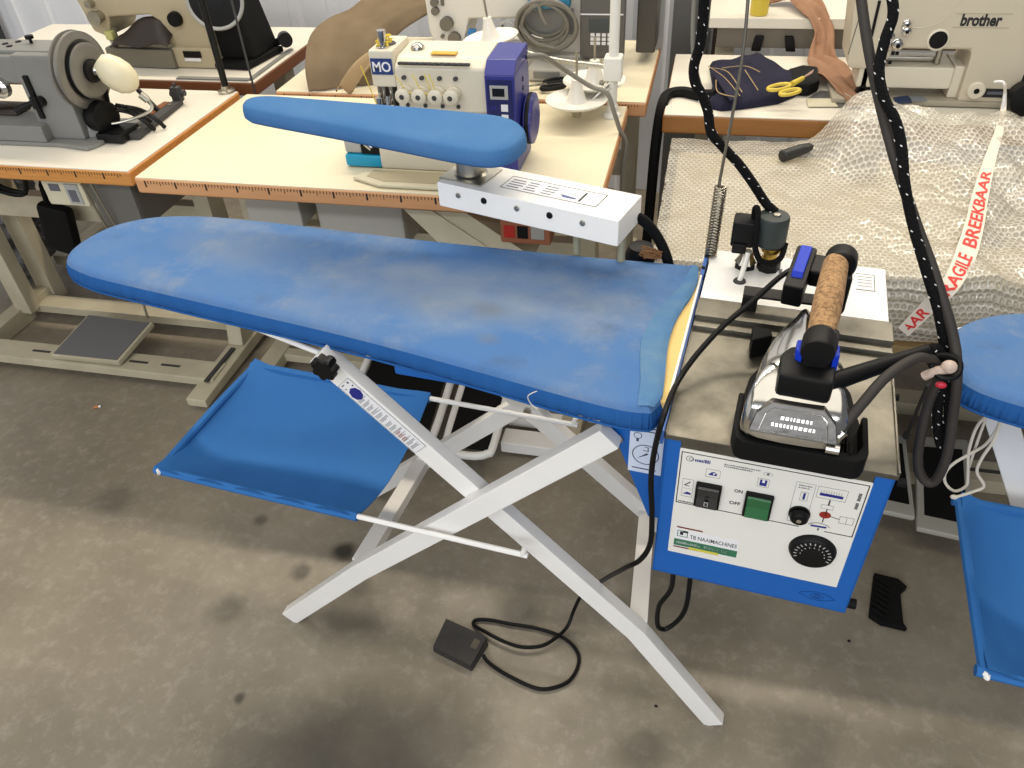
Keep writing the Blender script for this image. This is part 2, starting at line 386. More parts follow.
# treadle on the beams
b = B(); P0 = [atz(50, 355, .085), atz(118, 362, .085), atz(153, 322, .12), atz(88, 314, .12)]
def quad_plate(b, q, th, inset=0):
    c = sum(q, Vector())/4; q = [p+(c-p)*inset for p in q]; n = (q[1]-q[0]).cross(q[3]-q[0]).normalized()
    b.prism([p for p in q], -n*th, .004 if th > .008 else .0008)
    return n
quad_plate(b, P0, .02); tr = b.build('treadle', stand_cream, tl)
b = B(); n_ = (P0[1]-P0[0]).cross(P0[3]-P0[0]).normalized(); quad_plate(b, [p+n_*.0035 for p in P0], .004, .07); b.build('treadle_mat', mat('ribbed_grey_mat', (102, 102, 102), .8, bump=(220, .4, 'wave')), tr)
b = B(); b.cyl(atz(148, 318, .12), (-1.80, 1.95, .75), .004, n=8); b.build('treadle_rod', galv, tl)
# control box and knee lifter hung below the top
b = B(); b.box((-1.735, 1.655, .668), (-1.605, 1.80, .752), .006); cb = b.build('control_box', cream, tl)
b = B(); b.box((-1.712, 1.653, .712), (-1.68, 1.656, .732)); b.mi = 1; b.box((-1.662, 1.652, .676), (-1.62, 1.656, .735), .001); b.mi = 0; b.box((-1.653, 1.6505, .684), (-1.63, 1.653, .718)); b.build('control_panel', [ink_g, grey_l], cb)
b = B(); b.box((-1.60, 1.66, .60), (-1.46, 2.0, .752), .02); b.build('motor_housing', mat('motor_grey', (98, 96, 90), .5), tl)
b = B(); b.cyl((-1.57, 1.62, .755), (-1.56, 1.66, .45), .0035, n=8); b.cyl((-1.55, 1.63, .755), (-1.535, 1.67, .45), .003, n=8); b.build('pull_rod', galv, tl)
b = B(); b.box((-.055, -.022, -.085), (.055, .022, .085), .016, M=Matrix.Translation((-1.955, 1.86, .47)) @ Matrix.Rotation(radians(12), 4, 'Y'))
b.cyl((-1.98, 1.87, .50), (-1.95, 1.86, .62), .008); b.cyl((-1.95, 1.86, .62), (-1.90, 1.9, .755), .007); b.build('knee_lifter', black_rubber, tl)
b = B(); b.tube([(-1.97, 1.75, .758), (-1.98, 1.74, .68), (-1.93, 1.77, .64), (-1.88, 1.75, .7), (-1.86, 1.76, .757)], .006); b.tube([(-2.02, 1.75, .758), (-2.03, 1.76, .66), (-1.96, 1.80, .62), (-1.9, 1.78, .757)], .008); b.build('cable', black, tl)
# --- middle table
tm = thing('sewing_table', 'cream sewing table with pale wooden ruler edge behind the big ironing board', 'table', (-.78, 1.9, 0))
table_top(tm, -1.372, -.196, 1.583, 2.186, TZ, laminate, wood_edge_p)
tstand(tm, (-1.30, -.27), 1.60, 2.16, TZ)
B().box((-1.28, 1.93, .42), (-.29, 1.975, .50), .004).build('cross_beam', stand_cream, tm)
B().box((-.46, 1.56, .012), (-.24, 1.625, .05), .004).build('base_beam', white, tm)
B().box((-1.28, 1.84, .03), (-.29, 1.88, .06), .004).build('base_beam', stand_cream, tm)
B().box((-.46, 1.655, .03), (-.24, 1.70, .06), .004).build('base_beam', white, tm)
b = B(); b.box((-.97, 1.72, .56), (-.72, 1.98, .756), .02); b.box((-1.16, 1.70, .62), (-1.0, 1.96, .756), .01); b.build('motor_housing', mat('pale_motor', (168, 166, 158), .5), tm)
b = B(); b.prism([aty(403, 209, 1.64), aty(432, 211, 1.64), aty(500, 256, 1.64), aty(452, 256, 1.64)], (0, .006, 0), .001); b.prism([aty(433, 211, 1.646), aty(466, 213, 1.646), aty(534, 258, 1.646), aty(501, 256, 1.646)], (0, .12, -.01), .001); b.build('waste_chute', cream, tm)
b = B(); b.box((-.432, 1.602, .676), (-.31, 1.66, .738), .006); sb = b.build('switch_box', mat('orange_box', (150, 92, 62), .5), tm)
b = B(); b.box((-.422, 1.600, .692), (-.396, 1.603, .724), .001); b.mi = 1; b.box((-.390, 1.600, .692), (-.364, 1.603, .724), .001); b.mi = 2; b.box((-.357, 1.600, .692), (-.325, 1.603, .724), .001); b.build('push_buttons', [mat('red_button', (176, 30, 20), .4), black, grey_l], sb)
# twin treadles of the overlock
def loop_treadle(root, x0, x1, y0, y1, z0, z1):
    r = .012; q = [Vector((x0, y0, z0)), Vector((x1, y0, z0)), Vector((x1, y1, z1)), Vector((x0, y1, z1))]; pts = []
    for i in range(4):
        a, c, d = q[i-1], q[i], q[(i+1) % 4]; pts += [c+(a-c).normalized()*.045, c+(a-c).normalized()*.012+(d-c).normalized()*.012, c+(d-c).normalized()*.045]
    b = B(); b.tube(pts, r, 10, 4, closed=True); f = b.build('treadle_frame', white, root)
    b = B(); cc = sum(q, Vector())/4; b.prism([p+(cc-p)*.12 for p in q], (0, 0, .008), .002); b.build('treadle_plate', black_rubber, f)
loop_treadle(tm, -.93, -.648, 1.49, 1.80, .07, .14)
loop_treadle(tm, -.605, -.468, 1.475, 1.80, .07, .14)
# --- far middle table
tf = thing('sewing_table', 'cream sewing table behind the overlock table with a white machine and brown cloth', 'table', (-.72, 2.5, 0))
table_top(tf, -1.29, -.148, 2.215, 2.80, TZ, laminate, wood_edge_p)
tstand(tf, (-1.2, -.22), 2.24, 2.78, TZ)
B().box((-1.2, 2.56, .42), (-.22, 2.6, .50), .004).build('cross_beam', stand_cream, tf)
# --- left back table
tb_ = thing('sewing_table', 'cream sewing table against the ribbed wall holding the beige sewing machine', 'table', (-2.0, 2.5, 0))
table_top(tb_, -2.62, -1.395, 2.285, 2.90, TZ, laminate_w, mat('brown_edge', (112, 66, 36), .5), False)
tstand(tb_, (-2.5, -1.5), 2.31, 2.86, TZ)
B().box((-2.5, 2.6, .42), (-1.5, 2.64, .50), .004).build('cross_beam', stand_cream, tb_)
b = B(); b.box((-1.68, 2.292, .8003), (-1.42, 2.312, .806), .001); b.prism([(-1.425, 2.30, .8003), (-1.41, 2.30, .8003), (-1.415, 2.62, .8003), (-1.43, 2.62, .8003)], (0, 0, .006)); b.build('edge_strip', grey_machine, tb_)
# --- right table
tr_ = thing('sewing_table', 'white sewing table with brown edge behind the bubble wrap at the right', 'table', (.5, 2.4, 0))
table_top(tr_, -.096, 1.16, 2.130, 2.66, TZ, laminate_w, mat('plain_wood_edge', (146, 98, 44), .5, n=(6, .5, (120, 78, 32)), stretch=(1, 6, 20)), False, .052)
tstand(tr_, (.02, 1.06), 2.15, 2.64, TZ)
B().box((.02, 2.44, .42), (1.06, 2.48, .50), .004).build('cross_beam', stand_cream, tr_)
# --- back right table, higher, facing the wall
tk = thing('sewing_table', 'pale table with grey front panel behind the right sewing table', 'table', (.6, 2.9, 0))
b = B(); b.box((.0, 2.70, .868), (1.3, 3.06, .90), .004); b.build('tabletop', laminate_w, tk)
b = B(); b.box((.03, 2.72, .805), (1.27, 2.74, .866), .002); fp = b.build('front_panel', mat('panel_grey', (112, 104, 92), .6), tk)
b = B(); b.box((.03, 2.745, .60), (1.27, 2.76, .72), .002); b.build('back_rail', stand_cream, tk)
for x, s_ in ((.14, 0), (.235, .012)):
    b = B(); b.prism([(x+s_, 2.70, .80), (x+.03+s_, 2.70, .80), (x+.035-s_/2, 2.70, .845), (x+.008-s_/2, 2.70, .845)], (0, .018, 0), .003); b.build('clamp', black, tk)
for x in (.06, 1.2):
    B().box((x-.03, 2.78, 0), (x+.03, 2.84, .866), .004).build('leg', stand_cream, tk)
# ================================================================== IRONING STATION (frame S)
st = thing('ironing_station', 'large blue ironing board on white crossed legs with steam generator box at right', 'ironing board', (0, 0, 0), 0, S)
OUT = [(-.014, .445), (-.06, .444), (-.26, .431), (-.54, .421), (-.80, .419), (-.95, .415), (-1.05, .404), (-1.13, .378), (-1.185, .33), (-1.205, .27), (-1.20, .215), (-1.175, .18), (-1.12, .160),
       (-1.05, .149), (-.85, .131), (-.54, .103), (-.30, .071), (-.16, .050), (-.07, .040), (-.026, .044)]
END = [(-.016, .075), (-.018, .111), (-.024, .163), (-.028, .214), (-.027, .26), (-.021, .305), (-.013, .345), (-.009, .40)]
def outline():
    P = [Vector((x, y, 0)) for x, y in OUT]; s = spline(P, 9); e = spline([Vector((x, y, 0)) for x, y in [OUT[-1]]+END+[OUT[0]]], 5)
    return s+e[1:-1]
def offset(P, d):
    out = []; n = len(P)
    for i, p in enumerate(P):
        t = (P[(i+1) % n]-P[i-1]).normalized(); out.append(p+Vector((t.y, -t.x, 0))*d)    # outward for this winding
    return out
ol = outline(); area = sum(ol[i-1].x*ol[i].y-ol[i].x*ol[i-1].y for i in range(len(ol)))
SG = 1 if area > 0 else -1
def board(root, zt=.876):
    def ring(d, z, wav=0): return [(p.x+0, p.y, z) for p in [q for q in offset(ol, d*SG)]]
    n = len(ol)
    # top
    rs = []
    for d, z in ((0, zt-.010), (-.004, zt-.004), (-.012, zt), (-.018, zt+.0004)): rs += ring(d, z)
    fs = [(k*n+i, k*n+(i+1) % n, (k+1)*n+(i+1) % n, (k+1)*n+i) for k in range(3) for i in range(n)]
    b = B(S); b.raw(rs, fs)
    inner = [b.bm.verts[i] for i in range(0)] if 0 else None
    b.bm.verts.ensure_lookup_table(); f = b.bm.faces.new([b.bm.verts[3*n+i] for i in range(n)]); bmesh.ops.triangulate(b.bm, faces=[f])
    cv = b.build('board_cover', blue_top, root, sharp=60)
    # skirt with gathers
    vs = []
    prof = ((0, zt-.010), (.003, zt-.020), (.004, zt-.030), (.001, zt-.040), (-.006, zt-.046), (-.03, zt-.047))
    P2 = []
    for i in range(n):
        for k in range(3): P2.append(ol[i].lerp(ol[(i+1) % n], k/3))
    m = len(P2)
    for d, z in prof:
        for i, q in enumerate(offset(P2, d*SG)):
            g = offset_amp = .0016*sin(i*1.9)*sin(i*.37+1)+.0008*sin(i*.83)
            k = 0 if z > zt-.012 else 1
            t = (P2[(i+1) % m]-P2[i-1]).normalized(); q = q+Vector((t.y, -t.x, 0))*SG*g*k
            vs.append((q.x, q.y, z+.0015*sin(i*.11)*(z < zt-.025)))
    fs = [(k*m+i, k*m+(i+1) % m, (k+1)*m+(i+1) % m, (k+1)*m+i) for k in range(len(prof)-1) for i in range(m)]
    b = B(S); b.raw(vs, fs); b.build('cover_skirt', blue_skirt, cv, sharp=70)
    # piping string along the hem
    b = B(S); b.tube([Vector((q.x, q.y, zt-.041)) for q in offset(ol, .0022*SG)][0::2], .0022, 6, 0, closed=True); b.build('hem_piping', blue_skirt, cv)
    # pale band across the open end
    left = [(-.024, .441), (-.030, .40), (-.038, .353), (-.051, .312), (-.065, .255), (-.069, .198), (-.062, .148), (-.052, .098), (-.046, .0455)]
    L_ = spline([Vector((x, y, 0)) for x, y in left], 5)
    R_ = spline([Vector((x, y, 0)) for x, y in [(-.016, .439)]+[(x-.001, y) for x, y in END[::-1]]+[(-.024, .050)]], 5)
    def rs_(P, k):
        o = []
        for i in range(k+1):
            t = i/k*(len(P)-1); j = min(int(t), len(P)-2); o.append(P[j].lerp(P[j+1], t-j))
        return o
    K = 40; A_, B_ = rs_(L_, K), rs_(R_, K); NW = 6
    def hz(p, j, i):
        edge = min(min((p-q).length for q in ol), .012)
        return zt+.0022-.007*(1-edge/.012)**2
    vs = [(*(A_[i].lerp(B_[i], j/NW)).xy, hz(A_[i].lerp(B_[i], j/NW), j, i)) for i in range(K+1) for j in range(NW+1)]
    fs = [(i*(NW+1)+j, (i+1)*(NW+1)+j, (i+1)*(NW+1)+j+1, i*(NW+1)+j+1) for i in range(K) for j in range(NW)]
    b = B(S); b.raw(vs, fs); b.build('cover_band', blue_hem, cv, sharp=70)
    b = B(S); b.box((-.09, .07, zt-.042), (-.008, .435, zt-.008), .003); b.mi = 1; b.box((-.009, .075, zt-.044), (-.0055, .43, zt-.006)); b.build('board_panel', [chip, white], root)
    b = B(S); b.box((-.45, .09, zt-.062), (-.02, .43, zt-.045), .004); b.box((-.62, .13, zt-.06), (-.45, .40, zt-.046), .004); b.build('under_frame', blue_paint, root)
    return cv
board(st)
# ---- crossed legs
LW, LD = .043, .027
def leg(root, pts, v, sp=S, w=LW):
    b = B(sp); channel(b, pts, w, v, v+LD); return b.build('leg', white, root)
ptsA = [(-.592, .828), (-.020, .250), (.140, -.0)]
ptsB = [(-.080, .790), (-.610, .272), (-.842, .012)]
legA = leg(st, [(-.592, .826), (-.022, .254), (.154, .004)], .085)
leg(st, [(-.086, .787), (-.605, .270), (-.842, .006)], .058)
leg(st, [(-.715, .80), (-.348, .447), (-.064, .185), (.118, .006)], .45)
leg(st, [(-.07, .715), (-.348, .455), (-.835, .005)], .478)
def cross(p, q, w=.036, h=.03):
    p, q = Vector(p), Vector(q); b = B(S); b.prism([p+Vector((-w/2, 0, -h/2)), p+Vector((w/2, 0, -h/2)), p+Vector((w/2, 0, h/2)), p+Vector((-w/2, 0, h/2))], q-p, .002); b.build('cross_bar', white, st)
cross((-.024, .112, .258), (-.066, .451, .187))
cross((-.615, .085, .264), (-.655, .479, .172))
b = B(S); b.cyl((-.348, .443, .452), (-.348, .452, .452), .008); b.build('pivot_bolt', galv, st)
b = B(S); b.cyl((-.56, .40, .81), (-1.02, .22, .806), .005); b.cyl((-.58, .11, .81), (-1.02, .22, .806), .005); b.build('height_rod', white, st)
b = B(S); b.box((-.70, .155, .806), (-.44, .18, .828), .003); b.box((-.70, .385, .806), (-.44, .41, .828), .003); b.box((-.60, .11, .80), (-.575, .40, .828), .003); b.build('height_rail', galv, st)
# bracket carrying the long leg pair under the box side
b = B(S); b.box((-.13, .10, .775), (-.09, .40, .83), .003); b.build('leg_bracket', white, st)
# knob
kc = lv(323, 370, .055); kc.y = .084
b = B(S)
b.cyl(kc, kc+Vector((0, -.018, 0)), .009); prof = []
def lobed(b, c, r, h, axis_v=-1, lobes=7, amp=.12):
    n = lobes*6
    def R(a): return r*(1+amp*cos(lobes*a))
    rings = []
    for d, k in ((.012, .82), (.012+.003, 1), (.012+h-.003, 1), (.012+h, .85)):
        rings.append([c+Vector((R(2*pi*i/n)*k*cos(2*pi*i/n), axis_v*d, R(2*pi*i/n)*k*sin(2*pi*i/n))) for i in range(n)])
    vs = [v for rg in rings for v in rg]; fs = [(q*n+i, q*n+(i+1) % n, (q+1)*n+(i+1) % n, (q+1)*n+i) for q in range(3) for i in range(n)]+[tuple(range(n)), tuple(range(3*n, 4*n))]
    b.raw(vs, fs)
lobed(b, kc, .021, .020); b.build('clamp_knob', black, st)
# printed label on the long leg
dirA = Vector((.57, 0, -.572)).normalized(); nA = Vector((.572, 0, .57)).normalized()
a0 = Vector((-.592, .0846, .826))
Mx = facing(a0+dirA*.062-nA*.0175, dirA, nA)
b = B(S); Mx = Mx @ Matrix.Scale(.68, 4, (1, 0, 0))
b.box((0, 0, 0), (.262, .034, .0004), M=Mx)
b.mi = 1
for x0, y0, x1, y1 in ((0, 0, .262, .0008), (0, .0332, .262, .034), (0, 0, .0008, .034), (.2612, 0, .262, .034)): b.box((x0, y0, .0003), (x1, y1, .0007), M=Mx)
random.seed(3)
for k in range(13):
    x = .062+k*.0145+(.004 if k > 5 else 0)
    y = .004
    for q in range(3):
        w = random.choice((.010, .008, .0065)); b.box((x+q*.0034, y, .0003), (x+q*.0034+.0014, y+w*2.4, .0007), M=Mx)
b.box((.006, .006, .0003), (.009, .013, .0007), M=Mx); b.box((.006, .022, .0003), (.012, .026, .0007), M=Mx); b.box((.018, .006, .0003), (.021, .010, .0007), M=Mx); b.box((.02, .025, .0003), (.024, .029, .0007), M=Mx)
b.mi = 2; b.lathe([(0, .0008), (.0135, .0008), (.0135, 0)], Mx @ Vector((.044, .017, 0)), Mx.to_3x3() @ Vector((0, 0, 1)), 8)
b.mi = 3
for k in range(6): b.box((.185+k*.006, .006, .0004), (.187+k*.006, .017, .0008), M=Mx)
b.build('printed_label', [paper, ink_g, ink_b, mat('brown_print', (170, 110, 90), .6)], legA)
# ---- cloth tray on rods
TU0, TU1, TV0, TV1, TZ_ = -.998, -.556, .046, .402, .482
def tray(root):
    b = B(S)
    for v in (TV0, TV1):
        b.tube([(TU0-.008, v, TZ_), (TU1, v, TZ_-.002), (-.250, v, TZ_-.002), (-.232, v, TZ_), (-.226, v, TZ_+.018)], .0055, 8, 5)
    b.tube([(TU0-.008, TV0, TZ_), (TU0-.015, TV0+.02, TZ_+.002), (TU0-.015, TV1-.02, TZ_+.002), (TU0-.008, TV1, TZ_)], .0055, 8, 4)
    b.build('tray_rods', white, root)
    b = B(S)
    def f(s, t):
        u = TU0+(TU1-TU0)*s; sag = .052*(1-(abs(2*t-1))**2.2)*(.45+.55*min(1, s*6))*(.8+.2*(1-s))
        wr = .004*sin(t*5+s*16)*max(0, s-.7)/.3+.003*sin(s*30+t*3)*max(0, 1-t*4)
        lip = .012*max(0, 1-s*14)
        return (u-.004-.010*(1-s)**8, TV0-.006+(TV1-TV0+.012)*t, TZ_+.006-sag+wr+lip)
    b.grid(f, 46, 30); c = b.build('tray_cloth', blue_tray, root, solid=.002, sharp=80)
    for v, s_ in ((TV0, -1), (TV1, 1)):
        b = B(S); b.tube([(TU0-.025, v, TZ_-.001), ((TU0+TU1)/2, v, TZ_-.003), (TU1-.004, v, TZ_-.003)], .0095, 8, 6); b.build('tray_hem', blue_tray, c)
    b = B(S); b.tube([(TU0-.014, TV0, TZ_+.001), (TU0-.016, .25, TZ_+.003), (TU0-.014, TV1, TZ_+.001)], .0085, 8, 6); b.build('tray_hem', blue_tray, c)
    return c
tray(st)
# ---- steam generator box
BX, BF, BB = .2955, .026, .515
b = B(S); t_ = .0018
b.prism([(0, BF, .547), (BX, BF, .547), (BX, BF, .846), (.272, BF, .846), (.272, BF, .604), (.021, BF, .604), (.021, BF, .846), (0, BF, .846)], (0, .004, 0))
b.box((0, BF, .547), (.003, BB, .846), .001); b.box((BX-.003, BF, .547), (BX, BB, .846), .001); b.box((0, BF, .547), (BX, BB, .55), .001); b.box((0, BB-.003, .547), (BX, BB, .846), .001)
body = b.build('generator_body', blue_paint, st)
b = B(S); b.box((.0212, BF+.0012, .826), (.2718, BF+.004, .8462), .0003); b.build('recess_strip', steel, body)
# front panel with its drawing
PM = Matrix(((1, 0, 0, 0), (0, 0, -1, BF-.0006), (0, 1, 0, 0), (0, 0, 0, 1)))   # art x->u, y->z, outwards = -v
b = B(S); b.box((.0205, BF-.0006, .603), (.2725, BF+.003, .828), .0015)
pan = b.build('control_panel', white_plain, body)
art = B(S)
def bar(x0, z0, x1, z1, m, h=.0003): art.mi = m; art.box((x0, z0, 0), (x1, z1, h), M=PM)
def frame(x0, z0, x1, z1, t, m, sides='lrtb'):
    if 'l' in sides: bar(x0, z0, x0+t, z1, m)
    if 'r' in sides: bar(x1-t, z0, x1, z1, m)
    if 'b' in sides: bar(x0, z0, x1, z0+t, m)
    if 't' in sides: bar(x0, z1-t, x1, z1, m)
def line(x0, z0, x1, z1, t, m):
    d = Vector((x1-x0, z1-z0)); q = Vector((-d.y, d.x)).normalized()*t/2; art.mi = m
    art.prism([(x0+q.x, z0+q.y, 0), (x1+q.x, z1+q.y, 0), (x1-q.x, z1-q.y, 0), (x0-q.x, z0-q.y, 0)], (0, 0, .0003), M=PM)
def disc(x, z, r, m, rz=None, h=.0003, n=24, a0=0, a1=2*pi, hole=0):
    art.mi = m; rz = rz or r; k = [(a0+(a1-a0)*i/n) for i in range(n+1)]
    if hole:
        vs = [(x+r*cos(a), z+rz*sin(a), h) for a in k]+[(x+(r-hole)*cos(a), z+(rz-hole)*sin(a), h) for a in k]
        art.raw(vs, [(i, i+1, n+2+i, n+1+i) for i in range(n)], PM)
    else: art.raw([(x+r*cos(a), z+rz*sin(a), h) for a in k[:-1]], [tuple(range(n))], PM)
def words(x, z, w, h, m, txt, rot=0, bold=0):
    art.mi = m; art.text(txt, PM @ Matrix.Translation((x, z, .0001)) @ Matrix.Rotation(rot, 4, 'Z'), h*1.4, .0003, width=w, bold=bold)
K_, G_, N_, R_, GR, Y_, MR, WH = range(8)
frame(.0235, .7185, .2695, .8235, .0014, K_, 'lrt'); bar(.0235, .7185, .198, .7199, K_); bar(.232, .7185, .2695, .7199, K_)
disc(.036, .812, .0055, G_, hole=.0009); disc(.0375, .812, .003, G_, hole=.0008)
random.seed(5)
def scribble(x0, x1, z, h, m):
    x = x0
    while x < x1: w = random.uniform(.0012, .0026); bar(x, z, min(x+w, x1), z+h*random.choice((1, 1, .7)), m); x += w+.0008
scribble(.043, .064, .8085, .0065, N_); scribble(.083, .131, .8125, .0022, G_); scribble(.083, .122, .8085, .0022, G_); scribble(.027, .062, .7215, .0022, K_)
disc(.142, .810, .0065, G_, rz=.0032, hole=.0004); disc(.142, .810, .002, G_)
frame(.060, .7835, .080, .799, .0004, G_); art.mi = N_; art.raw([(x, z, .0003) for x, z in ((.064, .7875), (.0755, .7875), (.0755, .791), (.072, .7945), (.068, .7935), (.064, .789))], [range(6)], PM)
disc(.0715, .7912, .0016, WH, h=.0005)
frame(.030, .7345, .0455, .771, .0004, G_); line(.033, .758, .041, .766, .0016, K_); line(.033, .758, .040, .757, .0012, K_); bar(.032, .7515, .044, .7518, G_)
art.mi = N_; art.raw([(x, z, .0003) for x, z in ((.032, .7395), (.0435, .7395), (.0435, .743), (.038, .745), (.033, .741))], [range(5)], PM)
frame(.1305, .7835, .146, .800, .0004, G_); bar(.1335, .786, .143, .7975, N_); bar(.1365, .792, .140, .7975, WH, .0005)
words(.1025, .763, .0115, .0062, K_, 'ON', bold=.025); words(.0985, .7375, .0155, .0062, K_, 'OFF', bold=.025)
# fuse field
frame(.180, .727, .2055, .8065, .0004, G_); scribble(.184, .202, .8, .002, G_); scribble(.184, .199, .7955, .002, G_); frame(.189, .772, .199, .789, .0004, G_); bar(.1925, .7745, .1955, .787, N_)
# iron diagram
frame(.2085, .784, .2465, .806, .0004, G_); bar(.2125, .789, .2425, .794, N_)
for k in range(9): bar(.2135+k*.0032, .794, .2139+k*.0032, .8, G_)
bar(.2265, .772, .2285, .783, K_); frame(.2185, .7645, .2345, .7725, .0004, G_); bar(.2265, .751, .228, .7645, K_); disc(.2268, .7525, .0078, R_, rz=.0068)
line(.2345, .7515, .2465, .749, .001, K_); frame(.246, .742, .2645, .756, .0005, G_); bar(.255, .742, .2555, .756, G_); bar(.2255, .737, .227, .746, K_)
disc(.224, .7205, .017, K_, rz=.0145, hole=.0009, a0=radians(35), a1=radians(150)); line(.2125, .7265, .2335, .7275, .0034, N_); bar(.2225, .719, .2245, .7235, K_)
# vertical small print
Mv = PM @ Matrix.Translation((.2595, .806, 0)) @ Matrix.Rotation(-pi/2, 4, 'Z')
for s_, ln in ((0, .014), (.019, .011)):
    x = 0
    while x < ln: art.mi = K_; art.box((s_+x, 0, 0), (s_+x+.0017, .0042, .0003), M=Mv); x += .0026
# dealer sticker
bar(.0285, .6195, .1235, .6605, WH, .0002); bar(.0305, .6635, .069, .6665, MR); bar(.0285, .622, .1235, .6375, GR, .0003)
bar(.0285, .6175, .066, .6205, MR, .0004); bar(.052, .618, .097, .6235, Y_, .0005)
frame(.032, .644, .048, .6585, .0013, GR); bar(.036, .648, .041, .656, K_); bar(.040, .654, .048, .6585, K_)
words(.0515, .6435, .070, .0085, K_, 'TB NAAIMACHINES', bold=.012)
scribble(.032, .068, .6275, .005, WH); scribble(.074, .111, .6275, .005, WH)
art.build('panel_print', [ink, ink_g, ink_b, red_dot, green, yellow_ink, maroon, paper], pan)
# eye emblem on the blue flange
art = B(S); PMs = PM; PM = Matrix.Translation((0, .0004, 0)) @ PMs
disc(.250, .573, .010, 0, rz=.006, hole=.0009); disc(.250, .573, .0045, 0, rz=.0035, hole=.001)
for sgn in (1, -1):
    for i in range(14):
        a, c = -1+i/7, -1+(i+1)/7; line(.250+.026*a, .573+sgn*.0095*(1-a*a), .250+.026*c, .573+sgn*.0095*(1-c*c), .0006, 0)
art.build('eye_emblem', mat('dark_blue_print', (8, 50, 110), .5), body); PM = PMs
# rocker switches, fuse holder, dial
def rocker(x0, z0, x1, z1, face, name, root):
    b = B(S); t = .003; f_ = BF-.0006
    b.box((x0, f_-.008, z0), (x1, f_, z1), .0015); r = b.build(name, black, root)
    b = B(S); zc = (z0+z1)/2
    b.prism([(x0+t, f_-.0075, z0+t), (x0+t, f_-.013, z0+t+.002), (x0+t, f_-.0085, zc), (x0+t, f_-.0105, z1-t-.002), (x0+t, f_-.0075, z1-t)], (x1-x0-2*t, 0, 0), .0008); k = b.build('rocker', face, r)
    return r, k
r1, k1 = rocker(.0495, .7255, .0855, .7715, mat('smoked_rocker', (30, 30, 32), .22, coat=.6), 'rocker_switch', pan)
b = B(S); Mk = facing((.064, BF-.0126, .734), (1, 0, 0), (0, -.003, .02))
b.box((0, .001, 0), (.006, .011, .0006), M=Mk); b.mi = 1; b.box((.0015, .0025, .0004), (.0045, .0095, .0008), M=Mk); b.build('zero_mark', [grey_l, black], k1)
r2, k2 = rocker(.1185, .7245, .1565, .7715, green_lamp, 'rocker_switch', pan)
b = B(S); b.cyl((.1940, BF, .7465), (.1940, BF-.004, .7465), .0145, n=24); b.cyl((.1940, BF-.004, .7465), (.1940, BF-.015, .7455), .0132, .0118, 24, .002); fh = b.build('fuse_holder', black, pan)
B(S).cyl((.1940, BF-.015, .7455), (.1940, BF-.0162, .7455), .0035).build('fuse_slot', chrome, fh)
b = B(S); dc = Vector((.2245, BF, .6755)); b.lathe([(0, .011), (.026, .011), (.030, .0085), (.0325, .003), (.033, 0)], dc, (0, -1, 0), 40)
dial = b.build('temperature_dial', mat('black_dial', (8, 8, 9), .55, spec=.25), pan)
b = B(S)
for k in range(15):
    a = radians(-20+k*(220/14)); c = dc+Vector((.0235*cos(a), -.0105, .0235*sin(a)))
    b.box((-.0007, -.0022, 0), (.0007, .0022, .0006), M=facing(c, (sin(a), 0, -cos(a)), (cos(a), -.0, sin(a))))
for k in range(9):
    a = radians(0+k*(180/8)); c = dc+Vector((.0165*cos(a), -.0112, .0165*sin(a))); b.sphere(c, .0009, n=6)
b.build('dial_marks', mat('pale_marks', (180, 180, 176), .5), dial)
# stainless deck with folded rear rail
b = B(S)
b.box((-.0015, .0255, .8465), (BX+.003, .375, .8505), .0008); b.box((-.0015, .0245, .842), (BX+.003, .0275, .8505), .0008)
b.box((-.0015, .300, .850), (BX+.003, .352, .868), .0015); b.box((-.0015, .282, .850), (BX+.003, .3005, .859), .0015); b.box((BX+.0005, .026, .842), (BX+.0035, .352, .8545), .0006); b.box((-.0025, .026, .842), (-.0005, .352, .8535), .0006)
deck = b.build('steel_deck', steel, st)
b = B(S); b.cyl((BX+.003, .030, .835), (BX+.014, .030, .835), .006); b.build('rubber_buffer', black_rubber, body)
B(S).cyl((BX+.002, .20, .84), (BX+.012, .20, .84), .005).build('rubber_buffer', black_rubber, body)
B(S).cyl((BX, .033, .565), (BX+.012, .033, .565), .008, n=14).build('rubber_buffer', black_rubber, body)
b = B(S); b.box((0, .353, .845), (BX-.002, .516, .868), .002)
lid = b.build('rear_lid', white, st)
b = B(S); b.box((-.010, .42, .60), (-.003, .515, .872), .002); b.box((-.008, .02, .835), (-.003, .5, .86), .001)
b.mi = 1
for v, z in ((.44, .872), (.48, .872)): b.cyl((-.0065, v, z), (-.0065, v, z+.002), .0035, n=10)
b.build('side_bracket', [mat('pale_blue_paint', (58, 100, 170), .4), black], st)
b = B(S); Ml = facing((.245, .437, .8683), (1, 0, 0), (0, 1, 0))
b.box((0, 0, 0), (.03, .052, .0003), M=Ml); b.mi = 1
for x0, y0, x1, y1 in ((0, 0, .03, .001), (0, .051, .03, .052), (.029, 0, .03, .052), (.003, .012, .026, .013), (.003, .022, .026, .023), (.003, .032, .026, .033), (.003, .042, .026, .043)): b.box((x0, y0, .0002), (x1, y1, .0006), M=Ml)
b.mi = 0; b.build('lid_label', [paper, ink, ink_g], lid)
b = B(S); b.box((-.13, -.005, 0), (-.085, .052, .0003), M=Ml); b.mi = 2
for k in range(4): b.box((-.125+.01*k, .02, .0002), (-.12+.01*k, .036, .0006), M=Ml)
b.build('lid_label', [paper, ink, ink_g], lid)
